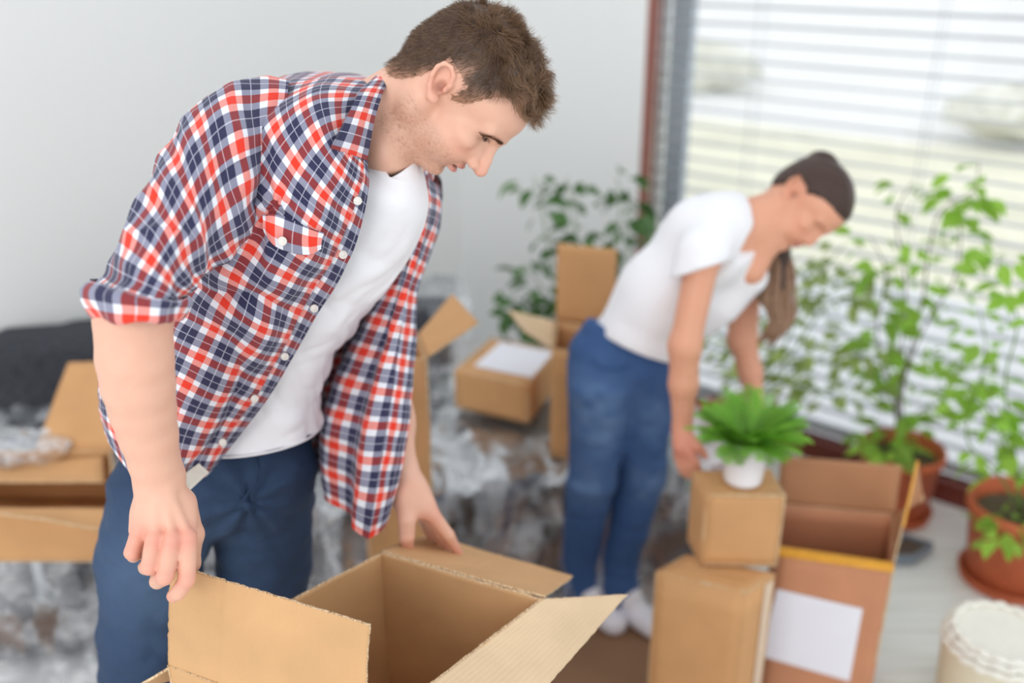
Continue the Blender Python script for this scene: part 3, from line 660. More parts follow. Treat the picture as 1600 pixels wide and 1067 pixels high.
climber('dark green leafy plant in the corner behind the stacked boxes', b4_, [
    [b4_]+path([(880, 480), (860, 400), (845, 320), (833, 275)], 3.3, 3.05), [b4_]+path([(890, 480), (900, 380), (895, 320), (885, 285)], 3.3, 3.05),
    [b4_]+path([(940, 460), (960, 380), (970, 320), (963, 275)], 3.3, 3.1), [b4_]+path([(950, 480), (985, 420), (975, 360), (990, 330)], 3.3, 3.1),
    [b4_]+path([(870, 500), (840, 440), (815, 412)], 3.3, 3.1), [b4_]+path([(860, 520), (820, 490), (795, 475)], 3.3, 3.1), [b4_]+path([(900, 480), (930, 420), (880, 400)], 3.3, 3.1),
    [b4_]+path([(860, 560), (830, 540), (808, 500)], 3.3, 3.1)], ld_, 220, .82, M['gstem'], rnd, spread=1.3)
# fern: arching fronds built of narrow leaflets
fe = thing('potted_fern', 'small lush green fern in the white pot on the box stack', 'plant', c3+V(0, 0, .09))
for i in range(90):
    a = i*2.399; el = rnd.uniform(.02, 1.1); L = rnd.uniform(.068, .106); m = MB(); base = c3+V(0, 0, .097)+V(math.cos(a), math.sin(a), 0)*.024; pts = []
    for k in range(13):
        s = k/12; r_ = L*s*math.cos(el*(1-s*.3)); z = L*s*(math.sin(el)+.25)-.034*s*s*L/.1; pts.append(base+V(math.cos(a)*r_, math.sin(a)*r_, z))
    m.tube(pts, .0010, 4)
    for k in range(1, 13):
        T = pts[k]-pts[k-1]; T /= np.linalg.norm(T); S_ = np.cross(T, V(0, 0, 1)); S_ /= np.linalg.norm(S_)+1e-9; l = .017*math.sin(PI*(k+1)/14.5)+.004
        for sg in (-1, 1):
            e = pts[k]+S_*sg*l+T*l*.7-V(0, 0, .003); w = T*.0026; m.add([pts[k]-w, pts[k]*.5+e*.5-w*1.1+V(0, 0, .002), e, pts[k]*.5+e*.5+w*1.1+V(0, 0, .002), pts[k]+w], [(0, 1, 2, 3, 4)])
    m.build('frond', M['fern'], fe, True)
# ============================================================ people
def skinmat(name):
    t = NT(name); a = t.add('ShaderNodeVertexColor'); a.layer_name = 'Col'; v = t.coord()
    n = t.noise(55, 4, v); n2 = t.noise(700, 2, v)
    col = t.mix(t.math('MULTIPLY', t.ramp(n, [(.35, (0, 0, 0, 1)), (.75, (1, 1, 1, 1))]), .16), a.outputs[0], srgb(214, 140, 116))
    nb = t.bump(n2, .10, .0005); nb = t.bump(t.noise(160, 3, v), .12, .0008, nb)
    m = t.done(col, .48, nb); t.b.inputs['Subsurface Weight'].default_value = .12; t.b.inputs['Subsurface Radius'].default_value = (.012, .005, .003); t.b.inputs['Subsurface Scale'].default_value = .6
    return m
M['skin'] = skinmat('skin')
def plaid(name, period=.054, off=(0, 0)):
    t = NT(name); uv = t.add('ShaderNodeTexCoord').outputs['UV']; sp = t.add('ShaderNodeSeparateXYZ'); t.link(uv, sp.inputs[0])
    navy, white, red = (.165, .165, .295, 1), (.90, .91, .94, 1), (.90, .21, .12, 1)
    def warp(x, o):
        f = t.math('FRACT', t.math('ADD', t.math('DIVIDE', x, period), o))
        r = t.add('ShaderNodeValToRGB'); r.color_ramp.interpolation = 'CONSTANT'; e = r.color_ramp.elements
        st = [(0, navy), (.20, navy), (.43, white), (.585, red), (.815, white)]
        while len(e) < len(st): e.new(.9)
        for q, (p_, c) in zip(e, st): q.position = p_; q.color = c
        t.link(f, r.inputs[0]); line = t.math('MULTIPLY', t.math('GREATER_THAN', f, .203), t.math('LESS_THAN', f, .228)); return r.outputs[0], line
    c1, l1 = warp(sp.outputs[0], off[0]+10); c2, l2 = warp(sp.outputs[1], off[1]+10)
    col = t.mix(.5, c1, c2); ln = t.math('MAXIMUM', l1, l2)
    # thread twill: tiny alternation
    w = t.add('ShaderNodeTexWave'); t.link(uv, w.inputs[0]); w.wave_type = 'BANDS'; w.bands_direction = 'DIAGONAL'; w.inputs['Scale'].default_value = 330
    col = t.mix(t.math('MULTIPLY', ln, .6), col, white); gm = t.add('ShaderNodeGamma'); gm.inputs[1].default_value = 2.2; t.link(col, gm.inputs[0]); col = gm.outputs[0]; n = t.noise(12, 4, t.coord())
    nb = t.bump(t.noise(38, 5, t.coord(), .6), .35, .004); nb = t.bump(w.outputs[1], .08, .0003, nb)
    t.done(col, .8, nb); t.b.inputs['Sheen Weight'].default_value = .15; return t.m
M['plaid'] = plaid('plaid_cotton')
M['plaidin'] = M['plaid']
t = NT('white_cotton'); v = t.coord(); nb = t.bump(t.noise(26, 4, v, .8), .3, .006); M['tee'] = t.done(srgb(240, 240, 244), .85, t.bump(t.noise(600, 2, v), .08, .0003, nb))
def denim(name, c, hi, fade=.0, ax=None):
    t = NT(name); v = t.coord('Object'); w = t.noise(420, 2, t.coord('Object', (1, 1, .12))); n = t.noise(7, 4, v); a = t.add('ShaderNodeVertexColor'); a.layer_name = 'Col'
    col = t.mix(t.math('MULTIPLY', w, .34), c, hi); col = t.mix(t.math('MULTIPLY', t.ramp(n, [(.35, (0, 0, 0, 1)), (.7, (1, 1, 1, 1))]), .3), col, tuple(x*.7 for x in c[:3])+(1,))
    sep = t.add('ShaderNodeSeparateColor'); t.link(a.outputs[0], sep.inputs[0]); col = t.mix(sep.outputs[0], col, srgb(128, 160, 196))
    nb = t.bump(w, .25, .0006); nb = t.bump(t.noise(11, 3, t.coord('Object', (1, 1, 2.4)), .9), .45, .012, nb); return t.done(col, .82, nb)
M['jeans'] = denim('dark_blue_denim', srgb(28, 52, 84), srgb(66, 92, 126)); M['jeans2'] = denim('worn_blue_denim', srgb(40, 76, 128), srgb(82, 116, 164))
def hairmat(name, c, c2):
    t = NT(name); n = t.noise(220, 3, t.coord()); m = t.done(t.ramp(n, [(.3, c), (.72, c2)]), .42, t.bump(n, .4, .001)); t.b.inputs['Specular IOR Level'].default_value = .4; return m
M['hair'] = hairmat('brown_hair', srgb(62, 44, 34), srgb(112, 84, 62)); M['hairs'] = hairmat('brown_hair_strand', srgb(70, 50, 38), srgb(138, 106, 78))
t = NT('hair_coloured'); a_ = t.add('ShaderNodeVertexColor'); a_.layer_name = 'Col'; M['haircol'] = t.done(a_.outputs[0], .45)
M['hair_f'] = hairmat('dark_brown_hair', srgb(44, 30, 25), srgb(78, 54, 44)); M['hair_p'] = hairmat('light_brown_ends', srgb(122, 92, 72), srgb(172, 138, 110))
M['button'] = plain('pearl_button', srgb(226, 222, 214), .3, 80, .03, 0); M['hole'] = plain('button_hole', srgb(90, 84, 80), .7); M['tagc'] = plain('pale_patch', srgb(216, 212, 200), .7, 60, .03)
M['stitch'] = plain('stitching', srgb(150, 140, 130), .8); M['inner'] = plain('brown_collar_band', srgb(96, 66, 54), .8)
M['brow'] = plain('brown_brow', srgb(120, 80, 56), .6); M['lash'] = plain('dark_lash', srgb(60, 38, 30), .6); M['shoe'] = plain('white_shoe', srgb(232, 232, 240), .6, 30, .02)
# --- camera-space frame to world
CW = np.stack([RGT, UPV, -FWD], 0)                    # rows: camera x, y, z(towards the camera) in world
def cdir(v): v = np.asarray(v, float); return v@CW
def head_frame(f2, a, b, at):
    """f2: face direction in the picture plane (x right, y up); a: crown leaning to camera; b: face turned to camera"""
    fx, fy = np.array(f2, float)/np.linalg.norm(f2); z = V(-(at[0]-800)/FPX, (at[1]-533.5)/FPX, 1); z /= np.linalg.norm(z); f = V(fx, fy, 0); f = f-z*(f@z); f /= np.linalg.norm(f); u0 = np.cross(z, f)
    if u0[0] < 0: u0 = -u0
    u = u0*math.cos(a)+z*math.sin(a); r = z*math.cos(a)-u0*math.sin(a)
    f_, r_ = f*math.cos(b)+r*math.sin(b), r*math.cos(b)-f*math.sin(b)
    return np.stack([cdir(f_), cdir(u), cdir(r_)], 0)  # rows f,u,w(right side, to camera)
def build_head(S, O, H, s=1.0, female=False, mouth=.0):
    """head blobs in mm in the (f,u,w) frame; origin = ear canal level, mid-plane"""
    US = .93 if not female else .95; L = lambda f, u, w: O+s*.001*(f*H[0]+u*US*H[1]+w*H[2]); k = .001*s
    E = lambda c, r, kk=10, op='u', R=None: S.ell(L(*c), np.array([r[0], r[1]*US, r[2]])*k, (H if R is None else R@H), kk*k, op)
    def Cn(a, b, ra, rb, kk=8, op='u'): S.cone(L(*a), L(*b), ra*k, rb*k, kk*k, op)
    E((8, 58, 0), (92, 83, 75)); E((54, 58, 0), (51, 48, 59), 14); E((-20, 20, 0), (62, 55, 62), 16)
    E((48, 0, 0), (52, 52, 53), 16); E((62, -26, 0), (40, 30, 34), 14)
    for w in (1, -1):
        Cn((99, 37, 7*w), (86, 37, 42*w), 8, 8, 12); E((72, 1, 42*w), (20, 15, 17), 14)
        Cn((6, -38, 52*w), (66, -68, 15*w), 13, 14, 22); Cn((4, -5, 58*w), (6, -40, 52*w), 13, 13, 16)
        E((60, -30, 34*w), (28, 26, 20), 18); E((78, -26, 24*w), (18, 22, 16), 12)
    E((80, -70, 0), (16, 14, 19), 12); E((45, -48, 0), (42, 30, 42), 18)
    # nose
    E((88, 10, 0), (17, 24, 13), 8)
    for w in (1, -1): E((87, -5, 15*w), (14.5, 19, 11), 8); E((97, -2, 9*w), (11, 11, 8), 7)
    nl = 1 if not female else .85
    Cn((101, 27, 0), (114, 2, 0), 6, 7.5, 7) if not female else Cn((101, 27, 0), (107, 0, 0), 5.5, 6.5, 7)
    nt = (121, -12, 0) if not female else (109, -9, 0)
    Cn((114 if not female else 107, 2, 0), nt, 7.8, 10.5 if not female else 8, 5); E((105, -17, 0), (13, 6, 7), 5)
    for w in (1, -1): E((107 if not female else 101, -14.5, 11.5*w), (11.5, 9, 7.5), 4)
    for w in (1, -1): E((110, -22, 5.5*w), (4.5, 4, 2.6), 1.5, 's')
    # eye sockets, globe with lowered lid
    for w in (1, -1):
        E((99, 26, 34*w), (14, 8.5, 13), 9, 's'); E((78, 29, 33*w), (13.5, 12.5, 15), 3)
        Cn((93, 34, 22*w), (82, 34, 46*w), .9, .9, 3, 's'); Cn((92.5, 22.5, 24*w), (83, 21, 44*w), .8, .8, 1.5, 's')
    # lips
    E((98, -34.5, 0), (9.5, 5.2, 21), 4); E((95, -47.5, 0), (10, 5.8, 18), 4)
    Cn((101, -30, 2.5), (104, -24, 2), 1.2, 1, 2.5, 's')
    E((102, -41.2, 0), (13, 1.0+mouth, 21), 1.6, 's'); E((95, -57.5, 0), (6, 3.5, 16), 6, 's')
    # ears (near and far)
    for w in (1, -1):
        ca, sa = math.cos(.30), math.sin(.30); up = (-sa*1.0, ca); c = (5 if not female else -7, 16, 74*w)
        def ep(x, y, z=0):
            x, y = x*.92, y*.92; return (c[0]+x*ca-y*sa*1.3, c[1]+y*ca+x*sa, (abs(c[2])+z)*w)
        pts = [ep(9, -6, -4), ep(12, 8, -1), ep(9, 22, 2), ep(0, 29, 4), ep(-11, 27, 6), ep(-17, 16, 7), ep(-17, 2, 6), ep(-12, -13, 3), ep(-4, -25, 0), ep(3, -27, -2), ep(6, -20, -4)]
        E(ep(-3, 3, -4), (15, 24, 5), 5); 
        for i in range(len(pts)-1): Cn(pts[i], pts[i+1], 3.3, 3.3, 2.5)
        E(ep(0, -3, 4), (8, 11, 9), 2, 's'); E(ep(-4, 17, 5), (8, 5, 5), 1.5, 's'); Cn(ep(-11, 14, 5), ep(-10, -8, 4), 1.8, 1.4, 1.5, 's'); Cn(ep(9, -3, 2), ep(9, 1, 2), 3.6, 3.2, 3); E(ep(-1, -23, 0), (7, 7, 4.2), 4)
    return L
def head_colors(X, O, H, s, base, female=False):
    Y = (X-O)@H.T/(.001*s); Y[:, 1] /= (.93 if not female else .95); f, u, w = Y[:, 0], Y[:, 1], Y[:, 2]; aw = np.abs(w); col = np.tile(np.array(base), (len(X), 1)); inh = (np.linalg.norm(X-O, axis=1) < .19*s)
    def blend(m, c): 
        m = np.clip(m, 0, 1)*inh; col[:] = col*(1-m[:, None])+np.array(c[:3])*m[:, None]
    g = lambda c, r: np.exp(-(((f-c[0])/r[0])**2+((u-c[1])/r[1])**2+((aw-c[2])/r[2])**2))
    blend(g((80, -12, 38), (24, 18, 18))*.45, srgb(232, 152, 128)); blend(g((118, -12, 0), (16, 13, 13))*.55, srgb(226, 140, 120)); blend(g((6, 14, 84), (22, 28, 14))*.45, srgb(222, 132, 108)); blend(g((8, 12, 71), (8, 11, 7))*.75, srgb(130, 60, 44))  # last tone paints the shade inside the ear hollow
    if not female:
        st = np.clip((-(u+20))/14, 0, 1)*np.clip((98-f)/8+.4, 0, 1)*np.clip((u+110)/18, 0, 1)*np.clip((f+18)/14, 0, 1); nz = .5+.5*vnoise(X, 900, 3); nz2 = .5+.5*vnoise(X, 420, 5)
        blend(st*(.14+.75*nz*nz*nz2), srgb(128, 84, 58))
        blend(g((103, -27, 8), (8, 5, 14))*.3, srgb(150, 98, 74))
    lip = np.exp(-(((u+34.8)/5)**2+(aw/19)**4))*(f > 92); lo = np.exp(-(((u+47.5)/5.2)**2+(aw/16)**4))*(f > 90)
    blend(lip*.85, srgb(196, 98, 92)); blend(lo*.85, srgb(206, 108, 108)); blend(np.exp(-(((u+41.2)/1.7)**2+(aw/20)**4))*(f > 84)*.9, srgb(96, 40, 36))
    br = np.exp(-(((u-(36.5-.0135*np.maximum(aw-20, 0)**2))/(4.2 if not female else 2.4))**2))*np.clip((aw-9)/4, 0, 1)*np.clip((50-aw)/7, 0, 1)*(f > 50)
    blend(br*(.30+.3*(.5+.5*vnoise(X, 700, 8))), srgb(96, 62, 42) if not female else srgb(70, 44, 34))
    ls = np.exp(-(((u-(24.6+.006*(aw-33)**2))/1.3)**2))*np.clip((aw-17)/3, 0, 1)*np.clip((46-aw)/4, 0, 1)*(f > 70)
    blend(ls*.35, srgb(58, 34, 28)); blend(np.exp(-(((u-34.5)/1.6)**2))*np.clip((aw-19)/4, 0, 1)*np.clip((45-aw)/4, 0, 1)*(f > 72)*.4, srgb(160, 96, 74))  # lash line, then the eyelid crease's shade put into the colour
    return Y, col
def finger(S, pts, r, k=.0028):
    for i in range(len(pts)-1): S.cone(pts[i], pts[i+1], r[i], r[i+1], k)
SK = srgb(226, 178, 154)[:3]; SKR = srgb(220, 128, 114)[:3]
# ------------------------------------------------------------ the man
manL = 'man in open red and navy plaid shirt over white T-shirt, leaning over the front box'
root = thing('person', manL, 'person', (-.50, 1.55, .012))
S = SDF()
HO = P(692, 140, 1.335)                               # ear level, mid-plane
HH = head_frame((.53, -.848), math.radians(10), math.radians(9), (692, 140))
HL = build_head(S, HO, HH, 1.0, mouth=.3)
# neck
S.cone(HL(-18, -12, 0), P(588, 196, 1.37), .049, .063, .012); S.cone(HL(-4, -34, 0), P(600, 225, 1.355), .032, .046, .010)
S.cone(HL(-20, -8, 48), P(606, 245, 1.33), .014, .008, .03)             # neck muscle
S.cone(P(605, 240, 1.33), P(640, 262, 1.42), .022, .022, .03)
# torso core (under the clothes), shoulders, hidden legs
S.cone(P(575, 215, 1.40), P(525, 330, 1.47), .055, .085, .04); S.cone(P(525, 330, 1.47), P(425, 560, 1.56), .085, .07, .04); S.cone(P(425, 560, 1.56), P(365, 720, 1.62), .07, .075, .03)
S.cone(P(560, 215, 1.39), P(400, 222, 1.28), .045, .040, .03); S.cone(P(560, 215, 1.4), P(625, 345, 1.57), .045, .04, .04)
FL = {}                                              # feet on the floor
kneeR, footR = P(232, 1120, 1.66), V(-.60, 1.50, .07); kneeL, footL = P(410, 1090, 1.80), V(-.36, 1.66, .07)
hipR, hipL = P(255, 800, 1.60), P(410, 800, 1.70)
for hp, kn, ft in ((hipR, kneeR, footR), (hipL, kneeL, footL)):
    S.cone(hp, kn, .045, .035, .03); S.cone(kn, ft+V(0, 0, .03), .035, .03, .02); S.cone(ft+V(0, 0, .0), ft+V(.08, -.10, -.02), .035, .03, .02)
# right arm (near)
shR = P(385, 232, 1.235); elR = P(206, 500, 1.06); wrR = P(250, 738, 1.17)
S.cone(P(385, 225, 1.27), P(255, 400, 1.12), .040, .038, .02); S.cone(P(255, 400, 1.12), P(208, 500, 1.06), .038, .041, .02)
S.chain([P(208, 500, 1.06), P(211, 560, 1.075), P(216, 600, 1.09), P(223, 640, 1.11), P(232, 680, 1.13), P(241, 720, 1.15), P(247, 745, 1.165)], [.0418, .0415, .0400, .0370, .0334, .0298, .0285], .004)
# right hand: back of the hand to the camera
dh = 1.168
S.cone(P(252, 748, dh), P(246, 800, dh), .026, .029, .015)
mcp = {'i': (293, 842, 1.160), 'm': (268, 846, 1.150), 'r': (241, 843, 1.150), 'p': (217, 834, 1.160)}
for q, (x0, r0) in zip('imrp', ((270, .016), (258, .016), (246, .016), (234, .015))):
    S.cone(P(x0, 770, dh+.004), P(mcp[q][0], mcp[q][1]-6, mcp[q][2]+.008), r0, .0118, .006)
S.ell(P(257, 804, dh+.008), V(.040, .036, .0225), CW, .010)
finger(S, [P(*mcp['i']), P(292, 905, 1.146), P(279, 925, 1.160), P(271, 931, 1.172)], [.0118, .0102, .0096, .0085], .0015)
finger(S, [P(*mcp['m']), P(258, 901, 1.136), P(246, 908, 1.170), P(250, 895, 1.192)], [.0116, .0102, .0096, .0085], .0015)
finger(S, [P(*mcp['r']), P(233, 886, 1.138), P(228, 886, 1.172), P(236, 872, 1.192)], [.0112, .0098, .0092, .008], .0015)
finger(S, [P(*mcp['p']), P(206, 863, 1.152), P(209, 868, 1.182), P(219, 856, 1.197)], [.0106, .0093, .0085, .0075], .0015)
finger(S, [P(285, 785, 1.185), P(302, 835, 1.21), P(298, 880, 1.225), P(285, 905, 1.232)], [.017, .0125, .0112, .0095], .008)
for q in 'imrp': S.cone(P(252+(mcp[q][0]-255)*.25, 762, dh-.0185), P(mcp[q][0], mcp[q][1]-8, mcp[q][2]-.0070), .0035, .0042, .010)
for q in 'imrp': S.ell(P(mcp[q][0], mcp[q][1]-2, mcp[q][2]-.006), V(.0085, .009, .0085), CW, .006)
# left arm (far)
shL = P(630, 350, 1.58); elL = P(600, 560, 1.66); wrL = P(628, 735, 1.60)
S.cone(shL, elL, .040, .040, .03); S.cone(elL, P(612, 660, 1.63), .041, .037, .02); S.cone(P(612, 660, 1.63), wrL, .036, .0255, .02)
S.cone(wrL, P(640, 775, 1.59), .0255, .027, .015); S.cone(P(640, 775, 1.59), P(655, 790, 1.585), .028, .022, .015)
S.cone(P(634, 770, 1.585), P(636, 812, 1.565), .019, .0145, .012)
finger(S, [P(636, 812, 1.565), P(636, 838, 1.568), P(637, 858, 1.585)], [.0145, .0125, .0095])
S.cone(P(645, 760, 1.59), P(676, 804, 1.585), .022, .0125, .014); S.cone(P(645, 770, 1.60), P(664, 806, 1.615), .022, .0125, .014)
finger(S, [P(676, 804, 1.585), P(701, 836, 1.60), P(716, 864, 1.628)], [.0122, .0100, .0078])
finger(S, [P(673, 806, 1.605), P(690, 836, 1.625), P(701, 862, 1.65)], [.0118, .0095, .0075])
finger(S, [P(668, 808, 1.62), P(680, 838, 1.65), P(690, 855, 1.675)], [.011, .009, .0072])
finger(S, [P(661, 806, 1.63), P(666, 822, 1.665), P(672, 838, 1.68)], [.011, .0092, .0075])
Vt, F = S.mesh(.0023); Vt = relax(Vt, F, 2, .45)
Y, col = head_colors(Vt, HO, HH, 1.0, SK)
for p_, r_, a_ in [(P(x, y, d-.006), .015, .55) for (x, y, d) in mcp.values()]+[(P(292, 905, 1.146), .013, .6), (P(258, 901, 1.136), .013, .55), (P(233, 886, 1.138), .013, .5), (P(206, 863, 1.152), .013, .5), (P(271, 931, 1.172), .014, .5), (P(640, 850, 1.58), .02, .5), (P(676, 804, 1.585), .02, .4), (P(716, 864, 1.628), .03, .5)]:
    g = (gauss(Vt, p_, r_)*a_)[:, None]; col = col*(1-g)+np.array(SKR)*g
mb = mesh_obj('body', Vt, F, M['skin'], root, True, col=col)
# nails
for c_, dx, r_ in ((P(268.5, 934.5, 1.1635), None, .0052),):
    m = MB(); T = np.linspace(0, 2*PI, 14, endpoint=False); ax1, ax2 = cdir((.82, -.25, .2)), cdir((-.3, -.75, .55)); m.add([c_+.0055*math.cos(t_)*ax1*1.0+.0035*math.sin(t_)*ax2 for t_ in T], [tuple(range(14))])
# ---------------- hair: scalp shell + strands
def strands(name, roots, dirs, lens, parent, mat, rad=.00035, curl=.3, grav=V(0, 0, -1), seg=5, droop=.2, seed=3, cols=None, clump=None):
    R = np.random.RandomState(seed); n = len(roots); P0 = roots.copy(); D = dirs.copy(); pts = [P0]; st = lens[:, None]/seg; ph = R.randn(n, 3)
    for k in range(seg):
        D = D+curl*.5*(R.randn(n, 3)*.25+ph*.22)+droop*.3*grav
        if clump is not None: D = D+clump*np.stack([vnoise(pts[-1], 75, 31+q) for q in range(3)], -1)*.55
        D /= np.linalg.norm(D, axis=1, keepdims=True); pts.append(pts[-1]+D*st)
    pts = np.stack(pts, 1); T = np.gradient(pts, axis=1); T /= np.linalg.norm(T, axis=-1, keepdims=True)+1e-9
    ref = R.randn(n, 1, 3); a = np.cross(T, ref); a /= np.linalg.norm(a, axis=-1, keepdims=True)+1e-9; b = np.cross(T, a)
    w = np.linspace(1, .25, seg+1)[None, :, None]*rad; ring = [pts+w*(math.cos(x)*a+math.sin(x)*b) for x in (0, 2.094, 4.189)]
    VV = np.stack(ring, 2); m_ = seg+1; base = (np.arange(n)*m_*3)[:, None, None]; k = np.arange(seg)[None, :, None]*3; j = np.arange(3)[None, None, :]; j2 = (j+1) % 3
    FF = np.stack([base+k+j, base+k+j2, base+k+3+j2, base+k+3+j], -1).reshape(-1, 4)
    o = mesh_obj(name, VV.reshape(-1, 3), FF, mat, parent, True, col=None if cols is None else np.repeat(cols, m_*3, axis=0)); o['kind'] = 'stuff'; return o
# hair region in head coordinates
fx, ux, wx = Y[:, 0], Y[:, 1], Y[:, 2]
def hair_mask(f, u, w):
    aw = np.abs(w)
    front = 97-.009*aw**2                             # hairline position along f for high u
    side = np.interp(f, [-90, -62, -45, -32, -20, -10, 13, 19, 25, 34, 42, 50, 58, 68, 80, 92, 99, 104, 110], [-56, -56, -50, -34, -8, 16, 44, 20, 14, 20, 28, 50, 76, 86, 84, 82, 88, 104, 220])
    line = side+0*aw
    return u-line
Nf = np.cross(Vt[F[:, 1]]-Vt[F[:, 0]], Vt[F[:, 2]]-Vt[F[:, 0]]); Nv = np.zeros_like(Vt)
for k in range(4):
    for c_ in range(3): Nv[:, c_] += np.bincount(F[:, k], Nf[:, c_], len(Vt))
Nv /= np.linalg.norm(Nv, axis=1, keepdims=True)+1e-12
near = np.linalg.norm(Vt-HL(10, 50, 0), axis=1) < .129
msk = hair_mask(fx, ux, wx); earm = (np.abs(wx) > 67)&(fx < 26)&(fx > -18)&(ux < 46)
sel = near&(msk > 0)&~earm
top = np.clip((ux-75)/40, 0, 1)*.6+np.clip((fx-25)/45, 0, 1)*np.clip((ux-60)/30, 0, 1); top = np.clip(top, 0, 1)
fade = np.clip(msk/14, 0, 1)
# shell: faces fully in region
fs = sel[F].all(1); ids = np.unique(F[fs]); remap = -np.ones(len(Vt), int); remap[ids] = np.arange(len(ids))
off = (.0003+fade[ids]*(.0010+.006*top[ids])+.0016*top[ids]*vnoise(Vt[ids], 120, 2)+.0010*top[ids]*vnoise(Vt[ids], 300, 4))
wh = np.exp(-((fx[ids]-28)**2+(ux[ids]-148)**2+(wx[ids]-10)**2)/26**2)[:, None]
hc = np.array(srgb(76, 56, 44)[:3])[None]*(.9+.25*vnoise(Vt[ids], 70, 5))[:, None]; sk = np.array(srgb(204, 150, 118)[:3])
fz = (np.clip(msk[ids]/(46-20*top[ids]), 0, 1)**.8)[:, None]; hc = sk*(1-fz)*.8+hc*(fz+.2*(1-fz)); hc = hc*(1-.45*wh)+sk*.45*wh
hs = mesh_obj('hair', Vt[ids]+Nv[ids]*off[:, None], remap[F[fs]], M['haircol'], root, True, col=np.clip(hc, 0, 1)); lab(hs, 'short brown hair, longer on top')
cand = np.where(sel)[0]; R = np.random.RandomState(11); pr = (.12+.88*np.clip(msk[cand]/40, 0, 1))*(1+1.6*top[cand])*(1-.75*np.exp(-((fx[cand]-28)**2+(ux[cand]-148)**2+(wx[cand]-12)**2)/24**2)); pr /= pr.sum(); pk = R.choice(cand, 24000, p=pr)
fd, ud, wd = HH; s_ = fade[pk]; tp = top[pk]
jit = R.randn(len(pk), 3)*.0012; flow = (-ud*.7+fd*-.35)[None]*(1-tp)[:, None]+(fd*1.0)[None]*tp[:, None]
cl = np.stack([vnoise(Vt[pk], 55, 41+q) for q in range(3)], -1)
dirs = Nv[pk]*(.30+.42*tp+.12*R.rand(len(pk)))[:, None]+flow+R.randn(len(pk), 3)*(.12+.14*tp[:, None])+cl*tp[:, None]*1.0; dirs /= np.linalg.norm(dirs, axis=1, keepdims=True)
ln = (.0035+.005*s_+tp*(.012+.011*R.rand(len(pk))))*(1-.35*np.clip((fx[pk]-85)/15, 0, 1))
tone = (.5+.5*vnoise(Vt[pk], 90, 12))*.5+.5*R.rand(len(pk)); tone = (tone**1.25)[:, None]*(.40+.60*tp[:, None])
hcol = np.array(srgb(84, 60, 46)[:3])*(1-tone)+np.array(srgb(190, 152, 116)[:3])*tone
ho = strands('hair_strands', Vt[pk]+jit+Nv[pk]*(.0008+.0045*tp)[:, None], dirs, ln, hs, M['haircol'], .00030, .28, droop=.25, seed=4, cols=hcol, clump=tp[:, None]*1.5)
# lashes and brows: roots looked up on the face surface
fcv = (np.linalg.norm(Vt-HO, axis=1) < .15)&(fx > 45)
Ff, Fu, Fw_, Fi = fx[fcv], ux[fcv], wx[fcv], np.where(fcv)[0]
def face_at(u, w):
    k = (Fu-u)**2+(Fw_-w)**2; c = np.where(k < 5)[0]
    if not len(c): c = [k.argmin()]
    j = c[int(np.argmax(Ff[c]))]; return Fi[j], HL(Ff[j], u, w)
rt, dd, cc = [], [], []
for w_ in (1, -1):
    for q in range(420):
        x = R.uniform(10, 49); mid = 36.5-.0135*max(x-20, 0)**2; th_ = 3.0*min(1, (x-8)/4)*(1-.72*((x-10)/39)**1.5); u_ = mid+R.uniform(-1, 1)*th_
        i_, p_ = face_at(u_, x*w_); rt.append(p_); dd.append(Nv[i_]*.3+wd*w_*.85-fd*.35+ud*(.25-.5*(x > 30))+R.randn(3)*.08)
rt, dd = np.array(rt), np.array(dd); dd /= np.linalg.norm(dd, axis=1, keepdims=True)
o = strands('eyebrow', rt, dd, .005+.002*R.rand(len(rt)), root, M['brow'], .00026, .1, droop=0, seg=3)
rt, dd = [], []
for w_ in (1, -1):
    for x in np.linspace(21, 46, 60):
        u_ = 24.6+.006*(x-33)**2; i_, p_ = face_at(u_, x*w_); rt.append(p_); dd.append(fd*.65-ud*.7+wd*w_*(x-31)*.025)
rt, dd = np.array(rt), np.array(dd); dd /= np.linalg.norm(dd, axis=1, keepdims=True)
o = strands('eyelashes', rt, dd, np.full(len(rt), .0055), root, M['lash'], .00028, .05, droop=-.2, seg=3)
# ---------------- jeans
J = SDF()
J.cone(P(318, 735, 1.60), P(405, 735, 1.635), .112, .100, .04); J.cone(P(322, 690, 1.60), P(392, 690, 1.62), .098, .092, .04)
J.cone(P(268, 775, 1.59), P(236, 860, 1.60), .104, .085, .015); J.cone(P(236, 860, 1.60), P(232, 1000, 1.63), .085, .080, .02); J.cone(P(232, 1000, 1.63), kneeR, .080, .075, .02); J.cone(kneeR, footR+V(0, 0, .06), .075, .062, .02)
J.cone(P(405, 775, 1.68), P(414, 880, 1.73), .098, .084, .012); J.cone(P(414, 880, 1.73), kneeL, .084, .074, .012); J.cone(kneeL, footL+V(0, 0, .06), .073, .062, .015)
J.plane(P(400, 640, 1.6), V(-.05, -.10, 1), .004)
def jpost(X, D):
    Wp = .0035*(1-2*np.abs(vnoise(X*V(1, 1, 1.8)+.25*X[..., [2, 0, 1]], 13, 2)))+.002*vnoise(X*V(1, 1, 2), 34, 5); cr_ = X-P(392, 785, 1.55); a_ = np.arctan2(cr_@UPV, cr_@RGT); r_ = np.linalg.norm(cr_, axis=-1); return D+Wp*1.3+.0065*np.sin(a_*9+1.5*vnoise(X, 7, 4))*np.exp(-r_/.10)
Vj, Fj = J.mesh(.0052, post=jpost); Vj = relax(Vj, Fj, 2); cj = np.zeros((len(Vj), 3)); g = gauss(Vj, P(250, 900, 1.53), .10)*.22; cj[:, 0] = g
jeans = mesh_obj('jeans', Vj, Fj, M['jeans'], root, True, col=cj)
